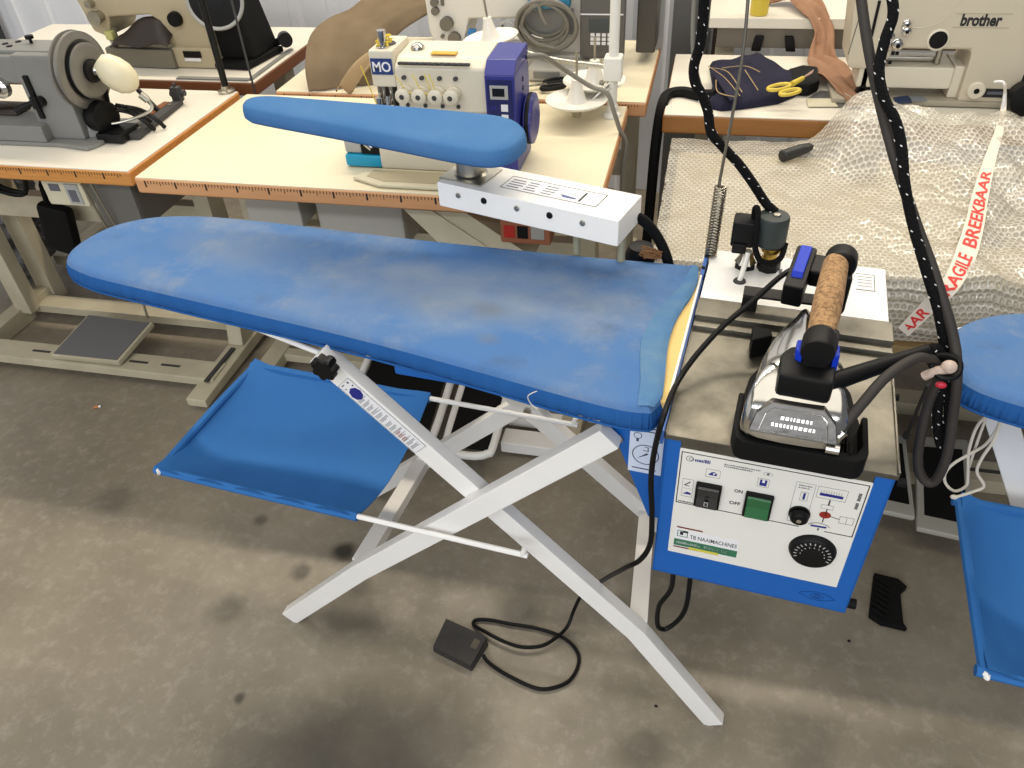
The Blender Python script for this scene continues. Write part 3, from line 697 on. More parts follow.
# filler funnel and pressure plug
b = B(S); h6 = [(.062+.019*cos(k*pi/3+pi/6), .468+.019*sin(k*pi/3+pi/6), .868) for k in range(6)]
b.prism(h6, (0, 0, .010), .001); b.mi = 1; b.lathe([(.019, 0), (.012, .012), (.0115, .02), (0, .018)], (.062, .468, .878), n=6); b.build('filler_cap', [black, galv], lid)
b = B(S); b.tube([(.064, .452, .905), (.063, .445, .895), (.060, .425, .880), (.058, .418, .869)], .0045, 8); b.build('drain_tube', white_plain, lid)
B(S).lathe([(0, .003), (.010, .0025), (.011, 0)], (.058, .417, .868), n=18).build('grommet', dark, lid)
# solenoid valve
b = B(S); b.lathe([(0, 0), (.016, 0), (.016, .02), (.012, .022), (.012, .034), (.017, .036), (.017, .044), (0, .046)], (.101, .472, .868), n=12); vb = b.build('valve_fitting', brass, st)
b = B(S); b.cyl((.101, .472, .866), (.101, .472, .882), .020, n=8); b.build('valve_nut', black_metal, vb)
b = B(S); b.lathe([(0, 0), (.020, .0), (.0265, .006), (.0265, .052), (.0245, .056), (0, .056)], (.096, .475, .912), n=32); cl = b.build('solenoid_coil', mat('dark_green_coil', (44, 52, 50), .55), st)
b = B(S); b.lathe([(.0065, 0), (.0065, .003), (0, .004)], (.100, .475, .968), n=6); b.build('coil_screw', galv, cl)
b = B(S); b.box((.032, .455, .911), (.070, .495, .958), .004); b.box((.036, .450, .901), (.060, .470, .920), .003); b.build('coil_plug', black, cl)
b = B(S); b.tube([(.064, .480, .958), (.064, .478, .976), (.069, .470, .974), (.072, .450, .945), (.074, .446, .92), (.086, .443, .898), (.104, .444, .895), (.118, .453, .902), (.122, .472, .92)], .0052, 8); b.build('braided_sleeve', rope_b, cl)
# iron rest stop: bent black strap over the rail
b = B(S); b.prism([(.068, .330, .868), (.092, .330, .868), (.092, .352, .868), (.068, .352, .868)], (0, 0, .026), .001)
b.prism([(.068, .332, .892), (.205, .332, .892), (.205, .352, .898), (.068, .352, .898)], (0, 0, .004), .001); b.box((.183, .330, .868), (.205, .352, .894), .001); b.build('iron_stop', black_metal, deck)
# spring and rod
b = B(S); s0 = Vector((.000, .490, .868)); s1 = lv(721, 186, .488); ax = (s1-s0); L = ax.length
q = Matrix.Translation(s0) @ Vector((0, 0, 1)).rotation_difference(ax.normalized()).to_matrix().to_4x4()
N = 24; pts = [q @ Vector((.0098*cos(2*pi*i/10), .0098*sin(2*pi*i/10), L*i/(N*10))) for i in range(N*10+1)]
b.tube(pts, .0017, 6, 0); b.cyl(s0, s0+ax*.06, .006); b.build('spring', spring_m, st)
b = B(S); b.tube([s1+Vector((.004, 0, -.01)), s1, s1+Vector((-.003, 0, .012)), lv(742, 60, .485), lv(752, -60, .48), lv(765, -240, .47)], .0027, 8); b.build('hose_rod', spring_m, st)
# blue gusset with pressure sticker on the left flank
b = B(S); b.prism([(-.108, .09, .83), (-.004, .09, .83), (-.004, .09, .60), (-.022, .09, .60)], (0, .004, 0), .0008); gs = b.build('side_gusset', blue_paint, st)
b = B(S); gx = facing((-.0605, .0896, .700), (1, 0, 0), (0, 0, 1))
b.box((0, 0, 0), (.052, .108, .0004), M=gx); b.mi = 1
def ringart(b, M, x, y, r, t, rz=None, n=28):
    rz = rz or r; vs = [(x+r*cos(2*pi*k/n), y+rz*sin(2*pi*k/n), .0007) for k in range(n)]+[(x+(r-t)*cos(2*pi*k/n), y+(rz-t)*sin(2*pi*k/n), .0007) for k in range(n)]
    b.raw(vs, [(k, (k+1) % n, n+(k+1) % n, n+k) for k in range(n)], M)
ringart(b, gx, .026, .040, .021, .0016, .021); b.prism([gx @ Vector(p) for p in ((.013, .030, .0004), (.028, .044, .0004), (.030, .041, .0004))], gx.to_3x3() @ Vector((0, 0, .0004)))
b.box((.0215, .048, .0004), (.031, .049, .0008), M=gx); b.box((.0285, .048, .0004), (.03, .056, .0008), M=gx); b.box((.024, .0555, .0004), (.03, .0565, .0008), M=gx); ringart(b, gx, .012, .078, .0065, .0012); b.box((.010, .066, .0004), (.014, .072, .0008), M=gx); ringart(b, gx, .012, .098, .006, .0008); b.box((.022, .095, .0004), (.048, .097, .0008), M=gx); b.box((.022, .1, .0004), (.046, .1025, .0008), M=gx); b.box((.024, .088, .0004), (.047, .0895, .0008), M=gx); ringart(b, gx, .043, .073, .005, .0012); b.box((.006, .008, .0004), (.044, .010, .0008), M=gx)
b.build('pressure_sticker', [mat('pale_sticker', (206, 216, 232), .5), mat('sticker_ink', (50, 56, 80), .6)], gs)
b = B(S); b.lathe([(.0085, 0), (.0075, .003), (0, .0045)], (-.078, .090, .763), (0, -1, 0), 14); b.build('bolt_head', galv, gs)
# ---- sleeve arm: white box on two pins, zinc column, small board
cs = [Vector(p) for p in ((-.486, .410, 0), (-.140, .337, 0), (-.121, .436, 0), (-.463, .510, 0))]
b = B(S); b.prism([p+Vector((0, 0, .953)) for p in cs], (0, 0, .047), .0022); sa = b.build('sleeve_arm', white, st)
e1 = (cs[1]-cs[0]).normalized(); e2 = (cs[3]-cs[0]); e2 = (e2-e2.dot(e1)*e1).normalized()
b = B(S)
for k, (d, m) in enumerate(((.045, 0), (.098, 1), (.165, 0), (.228, 1), (.290, 0))):
    p = cs[0]+e1*d+Vector((0, 0, .983)); b = B(S); b.lathe([(.0062 if m else .0046, 0), (.005, .0025), (0, .004)], p, -e2, 12); b.build('screw', black if m else galv, sa)
b = B(S); Mt = facing(cs[0]+e1*.115+e2*.028+Vector((0, 0, 1.0002)), e1, e2)
b.box((0, 0, 0), (.185, .048, .0003), M=Mt); b.mi = 1
for x0, y0, x1, y1 in ((0, 0, .185, .0012), (0, .0468, .185, .048), (0, 0, .0012, .048), (.1838, 0, .185, .048), (.148, .006, .152, .040)): b.box((x0, y0, .0002), (x1, y1, .0006), M=Mt)
b.mi = 2; random.seed(9)
for k in range(4):
    for i in range(3): b.box((.008+i*.034, .008+k*.009, .0002), (.008+i*.034+random.uniform(.018, .03), .0105+k*.009, .0006), M=Mt)
b.mi = 3; b.raw([(.118, .010, .0006), (.142, .010, .0006), (.142, .015, .0006), (.110, .019, .0006)], [(0, 1, 2, 3)], Mt)
b.build('arm_label', [paper, ink, ink_g, mat('steel_blue_ink', (70, 84, 140), .6)], sa)
b = B(S)
for u, v in ((-.234, .435), (-.150, .425)): b.cyl((u, v, .84), (u, v, .955), .007, n=12)
b.build('arm_pin', mat('brassy_zinc', (168, 162, 134), .5, metal=.4), st)
cc = Vector((-.436, .452, 1.0))
b = B(S); b.box((-.044, -.038, .0), (.044, .038, .003), .001, M=Matrix.Translation(cc) @ Matrix.Rotation(radians(-12), 4, 'Z'))
b.lathe([(.031, .003), (.026, .006), (.026, .056), (.034, .062), (0, .062)], cc, n=28); b.build('arm_column', galv, st)
OUT2 = [(-.905, .475), (-.897, .502), (-.865, .514), (-.80, .515), (-.62, .512), (-.45, .506), (-.38, .496), (-.342, .470), (-.322, .432), (-.322, .392), (-.335, .362), (-.365, .347), (-.42, .352), (-.53, .375), (-.68, .406), (-.84, .436), (-.885, .450)]
ol2 = spline([Vector((x, y, 0)) for x, y in OUT2], 6, True); a2 = sum(ol2[i-1].x*ol2[i].y-ol2[i].x*ol2[i-1].y for i in range(len(ol2))); s2 = 1 if a2 > 0 else -1
n = len(ol2); vs = []
for d, z in ((-.02, 1.062), (-.004, 1.063), (.001, 1.069), (.001, 1.080), (-.001, 1.089), (-.006, 1.0945), (-.02, 1.097)): vs += [(p.x, p.y, z) for p in offset(ol2, d*s2)]
fs = [(k*n+i, k*n+(i+1) % n, (k+1)*n+(i+1) % n, (k+1)*n+i) for k in range(6) for i in range(n)]
b = B(S); b.raw(vs, fs); b.bm.verts.ensure_lookup_table()
for q_ in (0, 6): f = b.bm.faces.new([b.bm.verts[q_*n+i] for i in range(n)]); bmesh.ops.triangulate(b.bm, faces=[f])
sl = b.build('sleeve_board', mat('sleeve_blue_cloth', (62, 108, 158), .9, n=(9, .5, (84, 122, 162)), bump=(400, .3), spec=.15), st, sharp=75)
b = B(S); b.box((-.47, .41, 1.05), (-.36, .47, 1.06), .003); b.build('board_socket', black, sl)
# suction hose from the arm down behind the board
b = B(S); b.tube([lv(634, 216, .425), lv(645, 222, .44), lv(658, 238, .455), lv(668, 262, .46), (-.055, .47, .78), (-.03, .46, .70)], .0095, 12); b.build('suction_hose', black_rubber, sa)
b = B(S); b.lathe([(0, -.03), (.022, -.022), (.030, 0), (.022, .022), (0, .03)], (-.128, .50, .845), (0, 0, 1), 20); b.build('blower_housing', black, st)
# mains cable loop below the box
b = B(S); b.tube([(.020, .10, .56), lv(672, 585, .12), lv(659, 606, .12), lv(658, 626, .12), lv(668, 628, .13), lv(684, 612, .14), lv(690, 580, .15), (.05, .16, .56)], .0048, 8); b.build('mains_cable', black, st)
b = B(S); b.box((.03, .16, .515), (.10, .26, .549), .003); b.build('boiler_foot', white, st)
b = B(S); b.tube([lv(537, 391, .03)+Vector((0, 0, .0)), lv(528, 396, .028), lv(531, 404, .028), lv(538, 409, .03)], .0007, 5); b.build('loose_thread', cord_w, st)
# lint on the board
# ================================================================== THINGS ON THE STATION
lt = thing('lint_tuft', 'small brown tuft of lint at the back edge of the big ironing board', 'lint', (-.10, .447, .878), 0, S)
b = B(S); random.seed(11)
for k in range(26):
    c = Vector((-.10, .444, .882)); d = [Vector((random.uniform(-.02, .02), random.uniform(-.010, .010), random.uniform(-.004, .012))) for _ in range(4)]
    b.tube([c+q for q in d], .0013, 5, 4)
b.build('fibres', mat('lint_brown', (120, 84, 52), .95), lt)
# ---- rubber mat under the iron
rm = thing('iron_rest', 'black ribbed rubber rest under the steam iron on the steel deck', 'iron rest', (.165, .13, .8508), 0, S)
b = B(S)
foot = [(.090, .020), (.100, .012), (.240, .012), (.250, .020), (.250, .10), (.238, .17), (.205, .235), (.165, .268), (.125, .235), (.098, .17), (.090, .10)]
b.prism([(x, y, .8508) for x, y in foot], (0, 0, .008), .0015)
b.build('rest_base', black_rubber, rm)
b = B(S)
b.prism([(x, y, .8512) for x, y in ((.100, .000), (.091, .006), (.085, .03), (.086, .10), (.094, .10), (.094, .03), (.10, .014), (.238, .014), (.246, .03), (.246, .09), (.254, .09), (.254, .02), (.249, .006), (.24, .000))], (0, 0, .034), .003)
b.build('rest_rim', black_rubber, rm)
for k in range(9):
    B(S).box((.103+k*.0158, .010, .8845), (.107+k*.0158, .030, .8885), .0008).build('rest_tooth', black_rubber, rm)
b = B(S)
for k in range(7): b.box((.106+k*.0205, .02, .858), (.110+k*.0205, .21-abs(k-3)*.035, .874), .001)
b.build('rest_rib', black_rubber, rm)
b = B(S); b.prism([(.093, .225, .8508), (.122, .245, .8508), (.118, .262, .8508), (.090, .262, .8508)], (0, 0, .036), .003); b.build('rest_stop', black_rubber, rm)
# ---- steam iron
ir = thing('steam_iron', 'silver steam iron with cork handle resting on the black rubber rest', 'iron', (.158, .12, .8745), 0, S)
IZ = .8755
def iron_out(s, w, v0, nose):
    return [(.158-w*s, v0), (.158+w*s, v0), (.158+w*s*1.02, v0+.05), (.158+w*s*.93, v0+.10), (.158+w*s*.70, v0+.15), (.158+w*s*.36, v0+.19), (.158, nose), (.158-w*s*.36, v0+.19), (.158-w*s*.70, v0+.15), (.158-w*s*.93, v0+.10), (.158-w*s*1.02, v0+.05)]
def loft(b, levels):
    rings = []
    for pts, z in levels:
        P = spline([Vector((x, y, 0)) for x, y in pts], 5, True) if len(pts) > 6 else [Vector((x, y, 0)) for x, y in pts]
        rings.append([(p.x, p.y, z(p) if callable(z) else z) for p in P])
    n = len(rings[0]); vs = [v for r in rings for v in r]; m = len(rings)
    b.raw(vs, [(k*n+i, k*n+(i+1) % n, (k+1)*n+(i+1) % n, (k+1)*n+i) for k in range(m-1) for i in range(n)])
    b.bm.verts.ensure_lookup_table(); base = len(b.bm.verts)-len(vs)
    for k in (0, m-1):
        f = b.bm.faces.new([b.bm.verts[base+k*n+i] for i in range(n)]); f.material_index = b.mi
        bmesh.ops.triangulate(b.bm, faces=[f])
b = B(S); loft(b, [(iron_out(.98, .057, .016, .243), IZ), (iron_out(1, .057, .014, .246), IZ+.004), (iron_out(1, .057, .014, .246), IZ+.016)]); b.build('soleplate', black_metal, ir)
b = B(S)
def shrink(P, k, dv=0):
    return [(.158+(x-.158)*k, .11+(y-.11)*k+dv) for x, y in P]
io = iron_out(1, .056, .010, .243)
loft(b, [(io, IZ+.015), (shrink(io, 1.0), IZ+.030), (shrink(io, .985, .002), IZ+.044), (shrink(io, .95, .006), IZ+.057), (shrink(io, .88, .012), IZ+.068), (shrink(io, .76, .018), IZ+.076), (shrink(io, .5, .02), IZ+.082), (shrink(io, .25, .02), IZ+.083)])
bd = b.build('iron_shell', chrome, ir, sharp=50)
# cast heel plate with raised lettering
h0, h1 = Vector((.114, .012, IZ+.034)), Vector((.118, .046, IZ+.069))
b = B(S); hp = [Vector(p) for p in ((.104, -.001, IZ+.030), (.212, -.001, IZ+.030), (.206, .008, IZ+.054), (.190, .016, IZ+.069), (.126, .016, IZ+.069), (.110, .008, IZ+.054))]
b.prism(hp, (0, .022, -.004), .002); hl = b.build('heel_plate', mat('cast_aluminium', (112, 110, 107), .42, metal=1, n=(30, .5, (84, 82, 80)), bump=(90, .25)), bd)
nh = (hp[1]-hp[0]).cross(hp[3]-hp[0]).normalized(); nh = nh if nh.z > 0 else -nh
b = B(S); fr_ = facing(hp[0]+(hp[1]-hp[0])*.5+nh*.0003, (1, 0, 0), (0, .017, .039))
b.tube([fr_ @ Vector(p) for p in ((-.042, .004, 0), (.042, .004, 0), (.037, .028, 0), (.028, .036, 0), (-.028, .036, 0), (-.037, .028, 0))], .0009, 6, 0, closed=True)
random.seed(2)
for r_, (x0, x1) in ((.022, (-.018, .018)), (.012, (-.028, .026))):
    x = x0
    while x < x1: w = random.uniform(.002, .0045); b.box((x, r_, 0), (x+w, r_+.005, .0008), .0003, M=fr_); x += w+.0015
b.build('cast_lettering', chrome, hl)
b = B(S); bl = [(.128, .032), (.194, .030), (.196, .075), (.184, .098), (.140, .098), (.128, .078)]
b.prism([(x, y, IZ+.066) for x, y in bl], (0, 0, .037), .006)
hs = b.build('iron_housing', black, ir)
H0, H1 = Vector((.1715, .088, 1.0)), lz(836, 263, .998); hd = (H1-H0).normalized()
b = B(S); b.prism([(.150, .055, IZ+.09), (.186, .055, IZ+.09), (.190, .10, IZ+.09), (.152, .10, IZ+.09)], (0.006, .006, .045), .008)
b.lathe([(0, -.034), (.0185, -.034), (.0205, -.030), (.021, -.002), (.0195, .004), (0, .004)], H0, hd, 28)
b.build('handle_post', black, ir)
b = B(S)
for sx in (-1, 1):
    b = B(S); b.prism([(.171+sx*.018, .060, .970), (.171+sx*.026, .066, .970), (.171+sx*.026, .088, .970), (.171+sx*.018, .09, .970)], (0, .004, .022), .002); b.build('thumb_tab', blue_acc, ir)
b = B(S); L_ = (H1-H0).length; b.lathe([(.0165, -.005), (.0175, .02), (.0188, .06), (.0192, .10), (.0186, .14), (.0175, L_-.004), (.0165, L_)], H0, hd, 32); b.build('cork_grip', cork, ir)
b = B(S); b.lathe([(0, -.004), (.0185, -.004), (.0215, -.001), (.0225, .004), (.0225, .026), (.0205, .030), (0, .030)], H1+Vector((.006, -.004, -.002)), hd, 32)
b.prism([(.186, .262, IZ+.050), (.214, .262, IZ+.050), (.214, .300, IZ+.050), (.188, .300, IZ+.050)], (.0, 0, .065), .006); b.build('front_post', black, ir)
# microswitch with blue lever left of the grip
b = B(S); Ms = Matrix.Translation((.150, .318, .962)) @ Matrix.Rotation(radians(-8), 4, 'Z') @ Matrix.Rotation(radians(8), 4, 'X')
b.box((-.020, -.058, -.026), (.010, .045, .012), .004, M=Ms); b.box((.008, -.012, -.02), (.042, .034, .010), .005, M=Ms); ms = b.build('switch_block', black, ir)
b = B(S); b.prism([(-.0135, -.036, .012), (-.0135, -.030, .019), (-.0135, .034, .020), (-.0135, .041, .014), (-.0135, .041, .010), (-.0135, -.036, .010)], (.0165, 0, 0), .0015, M=Ms); b.build('trigger_lever', blue_acc, ms)
# cable arm to the right
b = B(S); a0_, a1_ = Vector((.190, .062, .952)), lv(928, 350, .150)
b.cyl(a0_, a0_.lerp(a1_, .96), .0125, .0085, 20, .002); b.cyl(a0_.lerp(a1_, .93), a1_, .0085, .0085, 16, .001); b.build('cable_arm', black, ir)
b = B(S); b.lathe([(0, 0), (.006, 0), (.006, .012), (.008, .013), (.008, .022), (0, .022)], (.204, .012, IZ+.022), (.5, .3, .6), 14); b.cyl((.200, .006, IZ+.018), (.216, .006, IZ+.018), .007, n=14); b.build('steam_inlet', chrome, ir)
b = B(S); b.tube([(.112, .075, IZ+.06), (.118, .085, IZ+.082), (.140, .079, IZ+.1), (.172, .072, IZ+.1), (.197, .085, IZ+.094), (.209, .10, IZ+.07), (.214, .098, IZ+.045)], .0022, 6); b.build('wire_bail', grey_cable, ir)
# ---- hoses hanging from above
def vv(y): return .15+(380-y)/380*.25 if y < 380 else .15
sh = thing('steam_hose', 'brown grey steam hose looping from the iron and rising to the ceiling at the right', 'hose', (.35, .15, .73), 0, S)
b = B(S); hp_ = [(.210, .016, IZ+.035), lv(862, 404, .05), lv(885, 378, .085), lv(908, 362, .115), lv(925, 357, .14), lv(936, 364, .155), lv(938, 378, .16), lv(928, 405, .16), lv(920, 440, .155), lv(918, 465, .15), lv(925, 481, .145), lv(936, 480, .145), lv(947, 455, .145), lv(953, 415, .15), lv(957, 375, .155), lv(953, 335, .18), lv(935, 275, .215), lv(915, 220, .255), lv(895, 160, .29), lv(878, 95, .335), lv(867, 40, .37), lv(859, -20, .40), lv(850, -110, .44), lv(838, -300, .5)]
b.tube(hp_, .0068, 12, 8); b.build('hose_tube', hose_br, sh)
b = B(S); kp = lv(949, 367, .135)
b.sphere(kp, (.010, .008, .0095)); b.tube([kp+Vector((-.002, 0, -.004)), kp+Vector((-.014, .0, -.010)), kp+Vector((-.024, .002, -.022))], .006, 8); tie = b.build('knotted_rag', mat('dirty_white_rag', (196, 178, 164), .9, n=(120, .5, (160, 128, 112)), bump=(200, .5)), sh)
b = B(S); b.tube([kp+Vector((-.02, .012, -.004)), kp+Vector((-.008, -.004, -.014)), kp+Vector((.012, .0, -.012)), kp+Vector((.015, .016, -.004)), kp+Vector((.006, .024, .0)), kp+Vector((-.014, .022, .0))], .0045, 8, 5, closed=True); b.build('binding_tape', black, sh)
b = B(S); rp = lv(941, 385, .137); b.sphere(rp, (.007, .004, .005)); b.build('red_tag', mat('red_tag', (196, 40, 60), .5), sh)
def braid(b, pts, r, step=.032):
    """braided sleeve with white tracer stitches spiralling round it"""
    b.mi = 0; b.tube(pts, r, 12, 8); P = spline([Vector(p) for p in pts], 8); d = 0; a = 0; b.mi = 1; last = P[0]
    acc = 0
    for i in range(1, len(P)-1):
        acc += (P[i]-P[i-1]).length
        while acc > .0042:
            acc -= .0042; a += .62; t = (P[i+1]-P[i-1]).normalized(); up = t.orthogonal().normalized(); q = t.cross(up)
            c = P[i]+(up*cos(a)+q*sin(a))*r
            k = (int(a/.62) % 3)
            for c in ((P[i]+(up*cos(a)+q*sin(a))*r, P[i]-(up*cos(a)+q*sin(a))*r) if k == 1 else ()):
                nrm = (c-P[i]).normalized(); e = t+nrm.cross(t)*.8; b.box((-.0006, -.0016, -.0006), (.0006, .0016, .0007), M=facing(c, e.cross(nrm), e))
tracer = mat('white_tracer', (214, 214, 210), .7)
br = thing('braided_cable', 'thick black braided cable with white flecks hanging beside the steam hose', 'cable', (.35, .15, .80), 0, S)
b = B(S); braid(b, [tuple(a1_), lv(938, 350, .165), lv(944, 372, .165), lv(938, 405, .165), lv(938, 430, .163), lv(942, 446, .16), lv(948, 425, .162), lv(949, 390, .168), lv(945, 350, .185), lv(938, 310, .195), lv(926, 270, .212), lv(913, 225, .24), lv(905, 185, .262), lv(902, 150, .285), lv(896, 122, .30), lv(884, 98, .315), lv(879, 70, .335), lv(885, 40, .355), lv(893, 15, .37), lv(890, -10, .385), lv(875, -60, .41), lv(858, -150, .45), lv(845, -300, .5)], .0068); b.build('cable_sleeve', [rope_b, tracer], br)
bl_ = thing('braided_cable', 'black braided cable with white flecks running down to the green black solenoid valve', 'cable', (.101, .48, .968), 0, S)
b = B(S); braid(b, [(.097, .490, .966), lv(765, 202, .495), lv(752, 182, .5), lv(738, 163, .5), lv(722, 146, .5), lv(711, 132, .495), lv(708, 112, .5), lv(702, 95, .5), lv(695, 82, .5), lv(694, 66, .5), lv(700, 45, .5), lv(703, 20, .5), lv(705, -10, .5), lv(712, -80, .5), lv(730, -240, .5)], .0080); b.build('cable_sleeve', [rope_b, tracer], bl_)
b = B(S); b.tube([lv(709, 115, .507), lv(700, 85, .507), lv(694, 60, .507), lv(693, 25, .507), lv(696, -20, .507), lv(705, -120, .5), lv(728, -240, .495)], .0035, 8); b.build('air_line', grey_cable, bl_)
# ---- foot switch and its lead
fp_ = thing('foot_switch', 'small black foot switch lying on the concrete floor with its cable', 'pedal', atz(463, 650, 0))
q4 = [atz(433, 652, 0), atz(472, 672, 0), atz(489, 645, 0), atz(447, 626, 0)]
b = B(); up = Vector((0, 0, 1)); c4 = sum(q4, Vector())/4
b.prism([p for p in q4], (0, 0, .012), .003); q5 = [p+(c4-p)*.04+up*z for p, z in zip(q4, (.014, .014, .026, .026))]
t5 = [p+up*.008 for p in q5]; b.raw([*[tuple(p) for p in [x+up*.0 for x in [q+(c4-q)*.04+up*.010 for q in q4]]], *[tuple(p) for p in t5]], [(0, 1, 5, 4), (1, 2, 6, 5), (2, 3, 7, 6), (3, 0, 4, 7), (4, 5, 6, 7), (3, 2, 1, 0)])
b.build('pedal_body', mat('worn_black', (38, 36, 34), .6, n=(40, .5, (54, 50, 46))), fp_)
b = B(); m5 = facing(t5[1].lerp(t5[0], .05).lerp(t5[2].lerp(t5[3], .05), .45)+up*.0006, (t5[0]-t5[1]), (t5[1]-t5[2]))
Mf = facing(t5[1].lerp(t5[2], .80)+(t5[0]-t5[1])*.08+up*.0005, (t5[1]-t5[2]), (t5[0]-t5[1]))
for k in range(4): b.box((.0, .001+k*.004, 0), (.022, .0025+k*.004, .0004), M=Mf)
b.build('rating_plate', mat('tan_plate', (120, 108, 88), .5), fp_)
fl_ = [(483, 655), (489, 663), (507, 675), (535, 688), (553, 688), (570, 680), (579, 662), (575, 648), (560, 636), (535, 628), (511, 624), (490, 620), (476, 620), (474, 625), (486, 634), (503, 643), (522, 649), (541, 648), (555, 641)]
pc = [atz(x, y, .006 if i else .012) for i, (x, y) in enumerate(fl_)]
for i in (14, 15, 16, 17): pc[i].z = .014
pc[-1].z = .016
pc += [atz(567, 627, .016), atz(574, 610, .05), S @ lv(582, 595, .22), S @ lv(600, 582, .12), S @ lv(625, 568, .035), S @ lv(640, 560, .018), S @ lv(650, 544, .014), S @ lv(652, 515, .014), S @ lv(651, 480, .014), S @ lv(655, 448, .013), S @ lv(664, 415, .015), S @ lz(676, 385, .868), S @ lz(694, 358, .885), S @ lz(722, 327, .91), S @ lz(752, 302, .935), S @ lz(780, 277, .962), S @ lz(800, 265, .968)]
b = B(); b.tube(pc, .0043, 8, 7); b.build('pedal_cable', black, fp_)
# ---- small litter on the floor
mt = thing('rubber_mat', 'black gridded rubber pad lying on the floor right of the generator box', 'pad', atz(887, 604, 0))
b = B(); qa = [atz(868, 618, 0), atz(873, 576, 0), atz(897, 582, 0), atz(906, 590, 0), atz(899, 596, 0), atz(902, 626, 0), atz(906, 632, 0), atz(880, 626, 0)]
b.prism(qa, (0, 0, .014), .002); mb = b.build('pad_body', black_rubber, mt)
b = B(); e1_ = (qa[1]-qa[0]); e2_ = (qa[7]-qa[0])
for i in range(5):
    for j in range(7):
        o = qa[0]+e1_*(.10+j*.125)+e2_*(.08+i*.185)*(1.55 if False else 1.25)
        b.box((0, 0, .014), (.008, .010, .019), .001, M=Matrix.Translation(o) @ Matrix.Rotation(math.atan2(e2_.y, e2_.x), 4, 'Z'))
b.build('grip_studs', black_rubber, mb)
cg = thing('cigarette_butt', 'orange cigarette butt on the floor left of the board', 'cigarette butt', atz(97, 407, 0))
b = B(); p = atz(97, 407, .004); b.cyl(p+Vector((-.008, -.004, 0)), p+Vector((.004, .003, 0)), .004, n=12); b.mi = 1; b.cyl(p+Vector((.004, .003, 0)), p+Vector((.010, .006, 0)), .004, n=12); b.build('stub', [mat('filter_orange', (190, 120, 60), .8), paper], cg)
for i, (x, y, lab) in enumerate(((656, 706, 'dark crumb on the floor just below the long white leg'), (849, 641, 'dark crumb on the floor below the black rubber pad'), (186, 372, 'pale scrap on the floor in front of the left table beam'))):
    b = B(); p = atz(x, y, .002); b.sphere(p, (.004, .003, .002), n=8); o = b.build('crumb', black if i < 2 else paper); rebase(o, atz(x, y, 0)); tag(o, lab, 'crumb')
# ================================================================== SECOND STATION
O2 = Vector((1.536+.035, .59+.072, 0)); S2 = Matrix.Translation(O2) @ Matrix.Rotation(SA, 4, 'Z')
s2t = thing('ironing_station', 'second blue ironing board cut off at the right edge with a cloth tray below', 'ironing board', (0, 0, 0), 0, S2)
def copy_part(o, parent):
    c = o.copy(); C.objects.link(c); c.parent = parent
    if o.name.split('.')[0] in ('tray_rods', 'tray_cloth'): c.location.x -= .058; c.location.y -= .047
    SPACE[c.name] = SPACE[parent.name]
    for ch in o.children: copy_part(ch, c)
    return c
for ch in list(st.children):
    nm = ch.name.split('.')[0]
    if nm in ('board_cover', 'board_panel', 'under_frame', 'tray_rods', 'tray_cloth', 'generator_body'): copy_part(ch, s2t)
tdel = [o for o in s2t.children_recursive if o.name.split('.')[0] in ('control_panel', 'panel_print', 'rocker_switch', 'rocker', 'zero_mark', 'fuse_holder', 'fuse_slot', 'temperature_dial', 'dial_marks', 'eye_emblem')]
for o in tdel: bpy.data.objects.remove(o)
S_save = S
for v, dz in ((.405, 0), (.07, 0)):
    pa, pb = S2.inverted() @ aty(994, 404, 1.09), S2.inverted() @ aty(1030, 524, 1.09); sl_ = (pb.x-pa.x)/(pb.z-pa.z)
    far = [(pa.x+sl_*(.815-pa.z), .815), (pa.x+sl_*(.24-pa.z), .24), (pa.x+sl_*(.008-pa.z), .008)]
    o = B(S2); channel(o, far if v > .3 else [(-.75, .815), (-.15, .24), (.02, .008)], .05, v, v+.03); o.build('leg', white, s2t)
    o = B(S2); channel(o, [(-.15, .815), (-.60, .30), (-.76, .008)] if v > .3 else [(.06, .815), (-.48, .24), (-.60, .008)], .05, v+.03, v+.06); o.build('leg', white, s2t)
b = B(S2); b.box((-1.14, .38, .80), (-.2, .41, .83), .003); b.box((-1.0, .19, .80), (-.2, .215, .83), .003); b.build('height_rail', galv, s2t)
b = B(); W_ = lambda x, y, yy=1.02: aty(x, y, yy)
b.tube([W_(992, 413), W_(978, 425), W_(969, 450), W_(968, 475), W_(966, 486), W_(955, 491), W_(946, 484), W_(945, 474), W_(953, 464), W_(968, 455), W_(985, 445), W_(996, 430), W_(1002, 418)], .0024, 8)
b.tube([W_(988, 413, 1.03), W_(978, 440, 1.03), W_(968, 470, 1.03)], .0022, 8); b.tube([W_(1001, 420, 1.0), W_(994, 440, 1.0), W_(982, 458, 1.0), W_(977, 472, 1.0), W_(984, 486, 1.0), W_(972, 492, 1.0), W_(956, 497, 1.0)], .0024, 8)
b.sphere(W_(954, 497, 1.0), (.006, .004, .004)); b.build('drawstring', cord_w, s2t)
